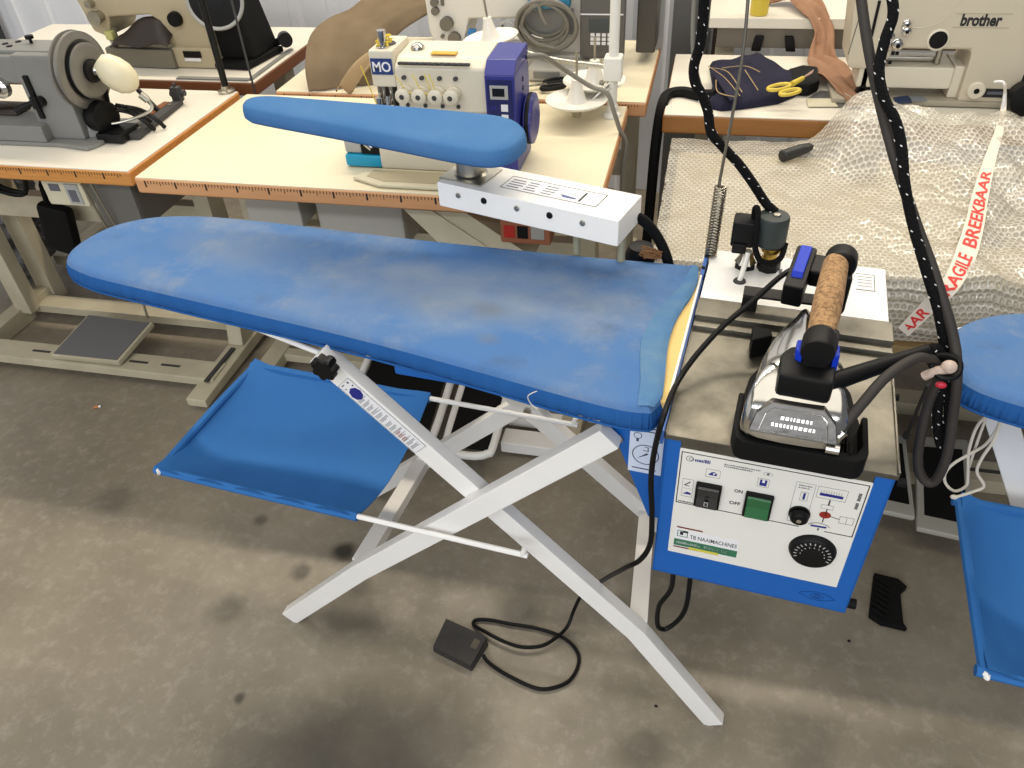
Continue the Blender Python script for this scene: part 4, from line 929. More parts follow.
# ================================================================== BUBBLE WRAPPED GOODS
wt = thing('low_bench', 'plain wooden bench carrying the bubble wrapped load', 'bench', (.5, 1.75, 0))
bw = mat('raw_wood', (150, 126, 84), .6, n=(9, .6, (112, 92, 58)), stretch=(1, 8, 8))
b = B(); b.box((-.03, 1.44, .555), (1.2, 2.08, .59), .004); b.build('bench_top', bw, wt)
for x in (.02, 1.12):
    for y in (1.60, 2.0): B().box((x, y, 0), (x+.05, y+.05, .556), .003).build('leg', stand_cream, wt)
def sm(a, b_, x): t = max(0, min(1, (x-a)/(b_-a))); return t*t*(3-2*t)
def wrap_z(x, y):
    base = .742
    base += .125*sm(.27, .40, x)*sm(1.84, 2.06, y)*(1-sm(.40, .60, x))+.062*sm(.42, .62, x)*sm(1.70, 2.05, y)+.04*sm(.30, .60, x)*sm(1.45, 1.75, y)*.5
    p = Vector((x*5, y*5, .3)); base += .012*noise.noise(p)+.009*abs(noise.noise(p*2.3+Vector((3, 1, 0))))*(1+2*sm(.25, .6, x))
    q = Vector(((x*.8+y*.5)*9, (y*.8-x*.4)*3, 2)); base += .010*abs(noise.noise(q))*sm(.05, .4, x)
    q = Vector(((x-y)*4, (x+y)*14, 5)); base += .010*abs(noise.noise(q))*sm(.12, .4, x)
    q = Vector(((x*.5+y)*16, (x-y*.6)*7, 8)); base += .009*(.5-abs(noise.noise(q)))*sm(.10, .4, x)
    q = Vector((x*34, y*34, 3)); base += .0025*noise.noise(q)*(.4+sm(.1, .4, x))
    return base
XW0, XW1, YF, YB = -.066, 1.22, 1.452, 2.112
b = B(); b.box((XW0+.02, YF+.03, .592), (XW1-.02, YB-.04, .725), .01); b.mi = 1; b.box((.62, 1.64, .70), (1.1, 1.98, .745), .02); b.box((.36, 1.94, .70), (.44, 2.03, .80), .01)
inner = b.build('wrapped_goods', [mat('pale_board', (206, 194, 160), .7, n=(3, .5, (180, 168, 138))), mat('pale_grey_goods', (150, 142, 124), .6)])
rebase(inner, (.5, 1.75, .5905)); tag(inner, 'pale boxed goods seen dimly inside the bubble wrap on the bench', 'box')
def wrap_mat():
    m = bpy.data.materials.new('bubble_wrap'); m.use_nodes = True; nt = m.node_tree; b = nt.nodes['Principled BSDF']; N = nt.nodes.new; L = nt.links.new; out = nt.nodes['Material Output']
    tc = N('ShaderNodeTexCoord')
    # hexagonally packed air bubbles, 11 mm apart, on the sheet's own metric coordinates
    def vm(op, a, c=None, d=None):
        n = N('ShaderNodeVectorMath'); n.operation = op
        for i, q in enumerate((a, c, d)):
            if q is None: continue
            if isinstance(q, tuple): n.inputs[i].default_value = q
            else: L(q, n.inputs[i])
        return n.outputs['Value'] if op == 'LENGTH' else n.outputs[0]
    p = vm('MULTIPLY', tc.outputs['UV'], (76, 76, 0)); hx, hy = .5, .8660254
    da = vm('LENGTH', vm('WRAP', p, (hx, hy, 1), (-hx, -hy, -1))); db = vm('LENGTH', vm('WRAP', vm('ADD', p, (hx, hy, 0)), (hx, hy, 1), (-hx, -hy, -1)))
    mn = N('ShaderNodeMath'); mn.operation = 'MINIMUM'; L(da, mn.inputs[0]); L(db, mn.inputs[1])
    dome = N('ShaderNodeMapRange'); dome.interpolation_type = 'SMOOTHSTEP'; dome.inputs[1].default_value = .2; dome.inputs[2].default_value = .46; dome.inputs[3].default_value = 1; dome.inputs[4].default_value = 0; L(mn.outputs[0], dome.inputs[0])
    no = N('ShaderNodeTexNoise'); no.inputs['Scale'].default_value = 9; no.inputs['Detail'].default_value = 9; no.inputs['Roughness'].default_value = .62; no.inputs['Distortion'].default_value = .9; L(tc.outputs['UV'], no.inputs['Vector'])
    mu = N('ShaderNodeMath'); mu.operation = 'MULTIPLY_ADD'; L(no.outputs['Fac'], mu.inputs[0]); mu.inputs[1].default_value = 2.2; L(dome.outputs[0], mu.inputs[2])
    bp = N('ShaderNodeBump'); bp.inputs['Strength'].default_value = .8; bp.inputs['Distance'].default_value = .006; L(mu.outputs[0], bp.inputs['Height']); L(bp.outputs[0], b.inputs['Normal'])
    b.inputs['Base Color'].default_value = lin((226, 221, 208)); b.inputs['Roughness'].default_value = .13; b.inputs['Specular IOR Level'].default_value = .9; b.inputs['Coat Weight'].default_value = .8; b.inputs['Coat Roughness'].default_value = .06
    tr = N('ShaderNodeBsdfTransparent'); mx = N('ShaderNodeMixShader'); fr = N('ShaderNodeMapRange'); L(no.outputs['Fac'], fr.inputs[0]); fr.inputs[1].default_value = .3; fr.inputs[2].default_value = .7; fr.inputs[3].default_value = .34; fr.inputs[4].default_value = .06
    al = N('ShaderNodeMath'); al.operation = 'MULTIPLY_ADD'; L(dome.outputs[0], al.inputs[0]); al.inputs[1].default_value = .34; L(fr.outputs[0], al.inputs[2]); al.use_clamp = True
    tl2 = N('ShaderNodeBsdfTranslucent'); tl2.inputs[0].default_value = lin((224, 214, 190)); m2_ = N('ShaderNodeMixShader'); m2_.inputs[0].default_value = .14; L(b.outputs[0], m2_.inputs[1]); L(tl2.outputs[0], m2_.inputs[2]); L(al.outputs[0], mx.inputs[0]); L(m2_.outputs[0], mx.inputs[1]); L(tr.outputs[0], mx.inputs[2]); L(mx.outputs[0], out.inputs[0]); return m
def wrap_pt(s, t):
    x = XW0+(XW1-XW0)*s
    if t < .62: y = YB-(YB-YF)*t/.62; z = wrap_z(x, y)
    else:
        k = (t-.62)/.38; z0 = wrap_z(x, YF); z = z0+(.598-z0)*k; y = YF-.012*sin(k*pi)+.008*noise.noise(Vector((x*14, k*5, 9)))*k
        y -= .012*abs(noise.noise(Vector((x*3, k*9, 1))))
    return (x, y, z)
b = B(); NU, NV = 150, 96
g = [[b.bm.verts.new(Vector(wrap_pt(i/NU, j/NV))) for j in range(NV+1)] for i in range(NU+1)]
uvl = b.bm.loops.layers.uv.new('UVMap')
def wf(vs, uvs):
    f = b.bm.faces.new(vs)
    for l, u in zip(f.loops, uvs): l[uvl].uv = u
for i in range(NU):
    for j in range(NV):
        ij = ((i, j), (i+1, j), (i+1, j+1), (i, j+1)); wf([g[a][c] for a, c in ij], [(a/NU*1.29, (c/NV*1.02 if c/NV < .62 else .632+.40*(c/NV-.62))) for a, c in ij])
side = [[b.bm.verts.new(Vector((v.co.x-.004*sin(k*2+j*.7), v.co.y, v.co.z+(.598-v.co.z)*k/5))) if k else v for k in range(6)] for j, v in enumerate(g[0][:60])]
for j in range(59):
    for k in range(5): wf([side[j][k], side[j+1][k], side[j+1][k+1], side[j][k+1]], [(-k*.03, j/NV), (-k*.03, (j+1)/NV), (-(k+1)*.03, (j+1)/NV), (-(k+1)*.03, j/NV)])
bwp = b.build('bubble_wrap', wrap_mat(), sharp=80); rebase(bwp, (.5, 1.75, .5905)); tag(bwp, 'crumpled clear bubble wrap draped over the load behind the generator box', 'bubble wrap')
# fragile tape lying on the wrap, text runs up the tape
tp_px = [(1004, 84), (1003, 108), (999, 130), (992, 152), (986, 172), (979, 200), (974, 225), (964, 258), (948, 285), (925, 308), (903, 330)]
def on_wrap(px, py):
    r = ray(px, py).normalized(); best = None
    if py < 126:
        return aty(px, py, 2.13+.0*py)
    for k in range(2400):
        t = 1.0+k*.001; p = r*t+Vector((0, 0, CH))
        if p.y >= YF and p.z <= wrap_z(p.x, p.y)+.004: return p
        if p.y < YF and p.y > YF-.03 and p.z < wrap_z(p.x, YF) and r.y*t > YF-.02: return Vector((p.x, YF-.026, p.z))
    return r*2+Vector((0, 0, CH))
TP = [on_wrap(x, y) for x, y in tp_px]
TP = spline(TP, 10)[::-1]         # from lower end upwards
cum = [0]
for a, c in zip(TP, TP[1:]): cum.append(cum[-1]+(c-a).length)
LT = cum[-1]
def tape_at(s):
    s = max(0, min(LT-1e-5, s)); i = max(k for k in range(len(cum)) if cum[k] <= s); i = min(i, len(TP)-2); f = (s-cum[i])/(cum[i+1]-cum[i]); p = TP[i].lerp(TP[i+1], f); t = (TP[min(i+3, len(TP)-1)]-TP[max(i-2, 0)]).normalized(); return p, t
def tape_w(s):
    k = s/LT*4; v = (.013, .020, .0165, .010, .005); i = min(int(k), 3); return v[i]+(v[i+1]-v[i])*(k-i)
def tape_pt(s, h, lift=0):
    p, t = tape_at(s); vd = (Vector((0, 0, CH))-p).normalized(); n = (Vector((0, -.55, .83))); n = (n-n.dot(t)*t).normalized(); a = n.cross(t)
    return p+a*h*tape_w(s)+n*(.003+lift)
b = B(); NT = 90
vs = [tape_pt(LT*i/NT, h) for i in range(NT+1) for h in (-1, -.33, .33, 1)]
b.raw([tuple(v) for v in vs], [(i*4+k, i*4+k+1, i*4+k+5, i*4+k+4) for i in range(NT) for k in range(3)])
tape = b.build('packing_tape', mat('white_tape', (222, 212, 196), .35)); rebase(tape, TP[0]); tag(tape, 'white packing tape printed FRAGILE BREEKBAAR in red across the bubble wrap', 'tape')
s_ = -.10
for txt, ln in (('BREEKBAAR', .165), ('FRAGILE', .135), ('BREEKBAAR', .31)):
    vs, fs = text_mesh(txt, .02); x0 = min(v[0] for v in vs); w = max(v[0] for v in vs)-x0; b = B()
    nv = []; ok = []
    for v in vs: s0_ = s_+(v[0]-x0)/w*ln; ok.append(.004 < s0_ < LT*.80); nv.append(tuple(tape_pt(s0_, (v[1]/.72*1.1-.55)*1.25, .0004+.0004*(v[2]+.5))))
    b.raw(nv, [f for f in fs if all(ok[i] for i in f)])
    for v in [v for v in b.bm.verts if not v.link_faces]: b.bm.verts.remove(v)
    b.build('red_print', mat('tape_red', (208, 44, 34), .5), tape); s_ += ln+.028
b = B(); b.tube([aty(994, 82, 2.16), aty(1004, 83, 2.15), aty(1004, 100, 2.13), aty(1000, 122, 2.11), aty(990, 145, 2.05)], .003, 8); b.build('tape_strand', paper, tape)
mk = thing('capped_tube', 'black capped tube lying on top of the bubble wrap', 'tube', on_wrap(795, 157))
p0, p1 = on_wrap(781, 161)+Vector((0, 0, .012)), on_wrap(811, 150)+Vector((0, 0, .010))
b = B(); b.cyl(p0, p0.lerp(p1, .7), .0155, .0145, 20, .003); b.mi = 0; b.cyl(p0.lerp(p1, .7), p1, .014, .010, 4, .002); b.cyl(p0+(p0-p1)*.01, p0, .010, n=16); b.build('tube', mat('worn_black_tube', (34, 36, 36), .5), mk)
# ================================================================== SEWING MACHINES
# --- grey machine on the left front table
m1 = thing('sewing_machine', 'old grey industrial sewing machine with a large pulley wheel and ivory egg-shaped cover', 'sewing machine', (-1.9, 1.82, TZ+.001))
b = B(); b.prism([(-2.5, 1.72, .801), (-1.70, 1.735, .801), (-1.60, 1.72, .801), (-1.585, 1.75, .801), (-1.56, 1.93, .801), (-2.5, 1.93, .801)], (0, 0, .012), .003)
b.box((-2.5, 1.735, .812), (-1.735, 1.915, .858), .006)
b.build('machine_bed', grey_machine, m1)
b = B(); b.prism([(-1.768, 1.765, .812), (-1.635, 1.765, .812), (-1.635, 1.765, 1.02), (-1.643, 1.765, 1.036), (-1.768, 1.765, 1.036)], (0, .135, 0), .007)
b.prism([(-1.635, 1.78, .812), (-1.605, 1.80, .812), (-1.635, 1.80, .90)], (0, .09, 0), .003)
co = b.build('machine_column', grey_machine, m1)
b = B(); b.box((-2.5, 1.775, .955), (-1.765, 1.895, 1.030), .010); b.box((-2.0, 1.79, 1.028), (-1.645, 1.885, 1.040), .004); b.build('machine_arm', grey_machine, m1)
b = B()
for x, y in ((-1.835, 1.84), (-1.81, 1.86), (-1.805, 1.82)): b.cyl((x, y, 1.039), (x, y, 1.042), .008, n=12)
b.cyl((-1.76, 1.85, 1.039), (-1.76, 1.85, 1.052), .004, n=10); b.cyl((-1.76, 1.85, 1.052), (-1.76, 1.85, 1.06), .011, n=12); b.build('oil_plugs', black, m1)
b = B(); b.lathe([(0, 0), (.026, 0), (.026, .016), (.018, .022), (0, .022)], (-1.838, 1.775, .948), (0, -1, 0), 24); b.mi = 1; b.cyl((-1.838, 1.752, .948), (-1.838, 1.748, .948), .010); b.build('stitch_dial', [chrome, black], m1)
b = B(); b.box((-1.748, 1.757, .87), (-1.732, 1.766, .985), .003); b.cyl((-1.722, 1.766, .918), (-1.722, 1.750, .918), .014, n=20); b.box((-1.742, 1.744, .90), (-1.722, 1.754, .935), .004); b.cyl((-1.74, 1.76, .918), (-1.80, 1.745, .895), .006, .012, 12, .003); b.build('reverse_lever', black_metal, m1)
wc = Vector((-1.640, 1.832, .978))
b = B(); b.lathe([(0, 0), (.085, 0), (.098, .004), (.100, .012), (.092, .014), (.090, .020), (.098, .022), (.097, .030), (.078, .034), (.070, .030), (.070, .046), (.060, .050), (.030, .048), (0, .048)], wc, (1, 0, 0), 48)
wh = b.build('pulley_wheel', mat('pulley_grey', (122, 119, 112), .4, metal=.3, n=(20, .4, (98, 95, 88))), m1)
b = B(); b.lathe([(.030, 0), (.030, .012), (.018, .016), (0, .016)], wc+Vector((.046, 0, 0)), (1, 0, 0), 14); b.build('wheel_hub', black_metal, wh)
b = B(); b.lathe([(.071, 0), (.0715, .006), (.071, .012)], wc+Vector((.031, 0, 0)), (1, 0, 0), 40); b.tube([wc+Vector((.037, .04, -.06)), wc+Vector((.04, .02, -.12)), wc+Vector((.04, -.0, -.18))], .006, 8); b.build('drive_belt', black_rubber, wh)
hub = wc+Vector((.062, 0, 0))
b = B(); b.cyl(hub, hub+Vector((.022, .004, -.002)), .014, n=16); b.build('hub_shaft', chrome, m1)
b = B(); Me = Matrix.Translation(hub+Vector((.046, .022, -.016))) @ Matrix.Rotation(radians(50), 4, 'Y') @ Matrix.Rotation(radians(14), 4, 'Z')
b.lathe([(0, -.062), (.018, -.060), (.030, -.045), (.0385, -.015), (.040, .015), (.034, .045), (.022, .064), (.010, .073), (0, .075)], (0, 0, 0), (1, 0, 0), 28)
for v in b.bm.verts: v.co = Me @ Vector((v.co.x*.82-.006, v.co.y*.95, v.co.z*1.12))
eg = b.build('sensor_cover', bone, m1)
b = B(); e0 = Me @ Vector((.068, 0, -.01)); b.tube([e0, e0+Vector((.016, .006, -.018)), e0+Vector((.014, .0, -.045)), e0+Vector((-.05, -.05, -.060)), e0+Vector((-.12, -.07, -.062))], .004, 8); b.cyl(e0, e0+Vector((.014, .005, -.018)), .010, n=12); b.build('sensor_rod', galv, eg)
b = B(); b.lathe([(0, 0), (.036, .0), (.042, .01), (.042, .05), (.032, .056), (0, .056)], (-1.625, 1.82, .862), (1, -.25, 0), 28); b.build('clutch_drum', black, m1)
b = B()
for q in ((0, 0), (.02, .02), (-.02, .03)): b.tube([(-1.55+q[0], 1.82+q[1], .88), (-1.53+q[0], 1.85+q[1], .86), (-1.50+q[0], 1.86+q[1], .83), (-1.49+q[0], 1.87+q[1], .806)], .006, 8)
b.box((-1.605, 1.77, .803), (-1.525, 1.86, .83), .006); b.build('linkage', black_metal, m1)
b = B(); d0, d1 = atz(133, 140, .802), atz(180, 104, .802); dd = (d1-d0).normalized(); nn = Vector((-dd.y, dd.x, 0))
b.prism([d0+nn*.02, d0-nn*.022, d1-nn*.014, d1+nn*.012], (0, 0, .016), .003); b.mi = 1
for k in (.15, .35, .8): b.cyl(d0.lerp(d1, k)+Vector((0, 0, .016)), d0.lerp(d1, k)+Vector((0, 0, .019)), .006, n=10)
b.mi = 0; b.box((-.016, -.012, 0), (.016, .012, .045), .006, M=Matrix.Translation(d1+Vector((0, 0, .008)))); b.cyl(d1+Vector((0, 0, .05)), d1+Vector((0, 0, .062)), .005, n=8); b.cyl(d1+Vector((-.02, 0, .03)), d1+Vector((.028, 0, .034)), .009, n=10); b.build('slide_bracket', [dark, galv], m1)
b = B(); b.cyl(atz(138, 90, .86), atz(160, 112, .805), .007, n=10); b.build('lift_rod', black_metal, m1)
w = thing('wooden_strip', 'narrow brown wooden strip lying beside the slide bracket of the grey machine', 'wood strip', atz(155, 112, .801)); b = B(); p, q = atz(134, 126, .8012), atz(168, 104, .8012); t = (q-p).normalized(); nn = Vector((-t.y, t.x, 0))*.012; b.prism([p+nn, p-nn, q-nn, q+nn], (0, 0, .008), .002); b.build('strip', mat('brown_strip', (120, 70, 34), .6), w)
b = B(); b.box((-2.52, 1.78, .90), (-2.40, 1.89, 1.035), .012); b.cyl((-2.46, 1.83, .862), (-2.46, 1.83, .91), .006, n=10); b.build('needle_head', grey_machine, m1)
b = B(); b.box((-2.30, 1.80, .858), (-1.86, 1.86, .866), .003); b.prism([(-2.1, 1.80, .866), (-1.87, 1.845, .866), (-1.87, 1.86, .866), (-2.1, 1.86, .866)], (0, 0, .012), .003); b.build('needle_plate', mat('dark_plate', (74, 64, 54), .4, metal=.5), m1)
b = B(); b.cyl((-1.99, 1.83, .866), (-1.99, 1.83, .96), .02, n=14); b.box((-2.02, 1.80, .866), (-1.965, 1.85, .90), .006); b.cyl((-1.965, 1.80, .888), (-1.955, 1.79, .888), .016, n=12); b.build('presser_assembly', black_metal, m1)
# --- posts on the left tables
p_ = thing('thread_pole', 'thick black upright pole on the back corner of the left front table', 'pole', atz(227, 92, TZ)); b = B(); o = atz(227, 92, TZ+.001); b.cyl(o, o+Vector((0, 0, .75)), .0105, n=16); b.build('pole', black_metal, p_); b = B(); b.lathe([(0, 0), (.026, 0), (.026, .006), (.014, .010), (.014, .02), (0, .02)], o, n=20); b.build('pole_foot', galv, p_)
p_ = thing('cable_pole', 'thin grey upright wire beside the thick black pole at the table corner', 'pole', (-1.388, 2.262, .3)); b = B(); b.cyl((-1.388, 2.262, .0), (-1.388, 2.262, 1.6), .0035, n=8); b.build('wire', dark, p_)
# --- beige machine on the left back table
m2 = thing('sewing_machine', 'beige industrial sewing machine with black motor against the ribbed wall', 'sewing machine', (-1.8, 2.5, TZ+.001))
b = B(); prof = [(-1.755, .83), (-1.60, .83), (-1.585, 1.13), (-2.06, 1.13), (-2.06, 1.02), (-2.035, .91), (-1.985, .89), (-1.965, .92), (-1.955, .955), (-1.80, .965), (-1.77, .945)]
b.prism([(x, 2.42, z) for x, z in prof], (0, .16, 0), .008); b.box((-1.745, 2.40, .802), (-1.59, 2.60, .868), .006); b.build('machine_body', beige_machine, m2)
b = B(); b.prism([(-2.0, 2.40, .802), (-1.735, 2.385, .802), (-1.735, 2.60, .802), (-2.0, 2.60, .802)], (0, 0, .062), .006); b.build('machine_bed', mat('olive_grey_bed', (112, 108, 94), .5), m2)
b = B(); b.box((-1.95, 2.41, .863), (-1.75, 2.46, .875), .003); b.build('bed_plate', cream, m2)
b = B(); b.lathe([(0, 0), (.022, 0), (.024, .006), (.022, .022), (0, .024)], (-1.70, 2.42, .955), (0, -1, 0), 16); b.build('stitch_dial', black, m2)
b = B(); b.box((-1.70, 2.396, .838), (-1.635, 2.401, .858), .001); b.mi = 1; b.box((-1.70, 2.3965, .826), (-1.64, 2.401, .836), .0005); b.build('maker_plate', [black, paper], m2)
b = B(); b.box((-1.89, 2.415, 1.065), (-1.79, 2.4215, 1.09), .001); b.build('name_plate', black, m2)
b = B(); b.cyl((-1.985, 2.42, .96), (-1.985, 2.39, .96), .018, n=16); b.cyl((-1.985, 2.39, .96), (-1.985, 2.383, .96), .024, n=16); b.cyl((-2.0, 2.42, 1.0), (-2.0, 2.395, 1.0), .012); b.cyl((-1.97, 2.44, .84), (-1.97, 2.44, .92), .008); b.box((-1.99, 2.42, .842), (-1.945, 2.46, .852), .002); b.cyl((-1.99, 2.43, .90), (-1.96, 2.41, .87), .009); b.build('tension_set', galv, m2)
b = B(); b.box((-1.985, 2.405, .885), (-1.955, 2.43, .915), .006); b.build('needle_light', mat('pale_yellow_green', (190, 190, 120), .4), m2)
b = B(); b.prism([(-1.60, 2.40, .802), (-1.47, 2.39, .802), (-1.44, 2.60, .802), (-1.60, 2.62, .802)], (0, 0, .02), .006)
b.prism([(-1.595, 2.44, .815), (-1.46, 2.44, .815), (-1.53, 2.44, 1.13), (-1.60, 2.44, 1.13)], (0, .18, 0), .02); mo = b.build('motor_cover', black_rubber, m2)
b = B(); b.lathe([(.088, 0), (.092, .005), (.088, .01), (.080, .006)], (-1.55, 2.43, 1.01), (.35, -1, .15), 36); b.build('wheel_rim', grey_l, mo)
b = B(); b.lathe([(0, 0), (.084, 0), (.084, .008), (.03, .012), (0, .012)], (-1.55, 2.435, 1.01), (.35, -1, .15), 30); b.build('hand_wheel', black, mo)
b = B(); b.cyl((-1.44, 2.62, .84), (-1.415, 2.58, .845), .024, n=18); b.cyl((-1.49, 2.60, .82), (-1.43, 2.60, .845), .012); b.build('bobbin_winder', black_metal, m2)
cl_ = thing('black_cloth', 'dark brown leather scrap bunched under the arm of the beige machine', 'cloth scrap', (-1.84, 2.44, .875))
b = B()
b.grid(lambda s, t: (-1.955+.22*s, 2.375+.13*t, .872+.10*sin(pi*t*.9+.1)*(s**.5)*(1-max(0, s-.85)*4)+.006*sin(9*s+7*t)), 22, 16); b.build('cloth_sheet', mat('dark_brown_leather', (50, 42, 36), .55, n=(8, .5, (34, 29, 26))), cl_, solid=.004, sharp=80)
# --- overlock machine on the middle table
mo_ = thing('overlock_machine', 'cream overlock machine with navy control box and blue badge on the middle table', 'overlock machine', (-.62, 1.8, TZ+.001))
b = B(); b.prism([(-.75, 1.70, .803), (-.475, 1.70, .803), (-.475, 1.70, .895), (-.75, 1.70, .895)], (0, .19, 0), .006); b.box((-.84, 1.73, .83), (-.75, 1.88, .893), .008)
b.prism([(x, y, .885) for x, y in ((-.70, 1.735), (-.475, 1.735), (-.475, 1.89), (-.70, 1.89))], (0, 0, .06), .004)
b.prism([(-.692, 1.725, .94), (-.692, 1.725, 1.04), (-.692, 1.755, 1.058), (-.692, 1.86, 1.062), (-.692, 1.875, 1.05), (-.692, 1.875, .94)], (.217, 0, 0), .006)
hd_ = b.build('machine_body', cream_machine, mo_)
b = B(); b.prism([(-.752, 1.73, .992), (-.692, 1.73, .992), (-.692, 1.73, 1.075), (-.752, 1.73, 1.075)], (0, .12, 0), .006); tw = b.build('needle_head', cream_machine, mo_)
b = B(); b.box((-.748, 1.765, .885), (-.695, 1.84, .995), .003); b.box((-.715, 1.728, .895), (-.690, 1.76, .94), .004); b.build('needle_housing', dark, mo_)
Mm = facing((-.7475, 1.7285, 1.022), (1, 0, 0), (0, 0, 1))
b = B(); b.box((0, 0, 0), (.052, .036, .0006), .0002, M=Mm); bd_ = b.build('badge', mat('badge_blue', (30, 52, 110), .4), tw)
b = B(); b.text('MO', Mm @ Matrix.Translation((.004, .007, .0004)), .031, .0006, width=.044, bold=.02); b.build('badge_letters', paper, bd_)
b = B(); b.lathe([(0, 0), (.016, 0), (.016, .004), (.008, .006), (.008, .012), (.0105, .03), (.0105, .038), (0, .040)], (-.722, 1.755, 1.074), n=18); b.build('lift_knob', chrome, tw)
b = B(); b.lathe([(.022, 0), (.02, .002), (0, .002)], (-.722, 1.78, 1.0755), n=20); b.build('cap_ring', dark, tw)
b = B(); random.seed(4)
for k in range(10):
    c = Vector((-.722+random.uniform(-.012, .012), 1.775+random.uniform(-.014, .014), 1.084)); b.tube([c+Vector((random.uniform(-.02, .02), random.uniform(-.02, .02), random.uniform(-.006, .008))) for _ in range(4)], .0016, 5, 4)
for x0, x1, z0, z1 in ((-.76, -.735, 1.05, .96), (-.68, -.66, 1.03, .995), (-.655, -.60, .992, .99), (-.62, -.56, .99, .986), (-.64, -.62, 1.035, .99), (-.60, -.585, 1.035, .985), (-.61, -.60, 1.035, 1.0)):
    b.tube([(x0, 1.70, z0), ((x0+x1)/2, 1.698, (z0+z1)/2+.004), (x1, 1.70, z1)], .0012, 5, 4)
b.build('yellow_thread', mat('yellow_thread', (214, 190, 60), .8), mo_)
for k, x in enumerate((-.668, -.629, -.590, -.553)):
    b = B(); b.lathe([(.018, 0), (.018, .010), (.0145, .012), (.0145, .018), (.0175, .020), (.0175, .034), (.012, .038), (0, .038)], (x, 1.728, .985), (0, -1, 0), 20); kn = b.build('tension_knob', cream_machine, mo_)
    b = B(); b.cyl((x, 1.690, .985), (x, 1.689, .985), .006, n=10); b.build('knob_screw', dark, kn)
for k, x in enumerate((-.668, -.625, -.583, -.545)):
    B().cyl((x, 1.728, 1.018), (x, 1.716, 1.020), .005, n=8).build('thread_eyelet', dark, mo_); B().cyl((x, 1.728, .955), (x, 1.722, .955), .005, n=8).build('thread_eyelet', dark, mo_)
b = B()
b.box((-.68, 1.722, 1.046), (-.51, 1.732, 1.052), .002)
for k in range(12): b.cyl((-.672+k*.0142, 1.728, 1.049), (-.672+k*.0142, 1.715, 1.052), .0035, n=8)
b.build('thread_guide', dark, mo_)
b = B(); b.lathe([(.017, 0), (.016, .006), (.008, .012), (0, .013)], (-.655, 1.80, 1.06), n=18); b.build('oil_sight', chrome, mo_)
B().box((-.61, 1.755, 1.0605), (-.55, 1.775, 1.063), .0004).build('warning_label', mat('orange_label', (218, 160, 50), .5), mo_)
b = B()
for x0, y0, z0, x1, y1, z1, r in ((-.755, 1.72, .94, -.70, 1.72, .95, .008), (-.738, 1.72, .89, -.738, 1.725, .97, .010), (-.72, 1.715, .89, -.715, 1.725, .975, .006), (-.702, 1.71, .90, -.69, 1.715, .945, .012), (-.76, 1.72, .90, -.73, 1.70, .90, .007), (-.71, 1.72, .93, -.675, 1.70, .93, .007), (-.82, 1.725, .845, -.76, 1.72, .875, .009), (-.80, 1.722, .87, -.77, 1.715, .85, .012), (-.79, 1.72, .86, -.755, 1.715, .88, .008)):
    b.cyl((x0, y0, z0), (x1, y1, z1), r, n=10)
for x in (-.742, -.730, -.712): b.cyl((x, 1.742, .89), (x, 1.742, .995), .0045, n=10)
b.cyl((-.735, 1.735, .945), (-.735, 1.722, .945), .011, n=16); b.cyl((-.712, 1.735, .925), (-.712, 1.722, .925), .009, n=14); b.build('looper_mechanism', chrome, mo_)
b = B(); b.box((-.845, 1.705, .803), (-.748, 1.86, .834), .006); b.build('cyan_base', cyan, mo_)
b = B(); b.box((-.845, 1.712, .835), (-.80, 1.80, .895), .006); b.build('side_cover', grey_l, mo_)
b = B(); b.box((-.80, 1.709, .836), (-.748, 1.715, .893), .002); b.build('looper_cavity', black, mo_)
b = B(); b.prism([(-.474, 1.705, .803), (-.405, 1.705, .803), (-.405, 1.705, 1.035), (-.474, 1.705, 1.035)], (0, .155, 0), .004); b.prism([(-.474, 1.705, 1.034), (-.474, 1.735, 1.060), (-.474, 1.855, 1.062), (-.474, 1.86, 1.034)], (.069, 0, 0), .003); cb = b.build('control_box', navy, mo_)
Mc = facing((-.474, 1.7044, .86), (1, 0, 0), (0, 0, 1))
b = B(); b.box((.005, .0, 0), (.064, .165, .0008), .0003, M=Mc); b.build('keypad_panel', navy_d, cb)
b = B(); b.box((.012, .122, .0006), (.054, .153, .003), .001, M=Mc); b.mi = 1; b.box((.018, .129, .0028), (.046, .147, .0034), M=Mc); b.mi = 2
for z in (.095, .072, .049): b.box((.036, z, .0006), (.052, z+.016, .0016), .001, M=Mc)
b.mi = 3
for z in (.095, .072, .049):
    for x in (.012, .02): b.box((x, z+.002, .0006), (x+.004, z+.012, .0011), M=Mc)
b.build('display', [grey_l, mat('display_glass', (22, 24, 26), .15), paper, ink_b], cb)
b = B(); b.lathe([(0, 0), (.05, 0), (.058, .006), (.058, .022), (.045, .026), (.02, .022), (0, .022)], (-.404, 1.80, .905), (1, 0, 0), 36); b.mi = 1; b.lathe([(.0585, .008), (.0595, .012), (.0585, .018)], (-.404, 1.80, .905), (1, 0, 0), 36); b.build('hand_wheel', [navy, black], mo_)
b = B(); 
for z in (.93, .98, 1.0): b.cyl((-.4055, 1.79, z), (-.404, 1.79, z), .006, n=10)
b.build('side_screws', black, cb)
b = B(); b.prism([(-.80, 1.635, .8025), (-.72, 1.600, .8025), (-.56, 1.600, .8025), (-.54, 1.66, .8025), (-.55, 1.69, .8025), (-.77, 1.69, .8025)], (0, 0, .008), .003); tr0 = b.build('oil_tray', cream, mo_)
b = B(); b.prism([(-.765, 1.640, .8106), (-.715, 1.618, .8106), (-.585, 1.618, .8106), (-.575, 1.678, .8106), (-.76, 1.678, .8106)], (0, 0, .0012), .0003); b.build('tray_recess', mat('tray_shadow_cream', (170, 160, 132), .6), tr0)
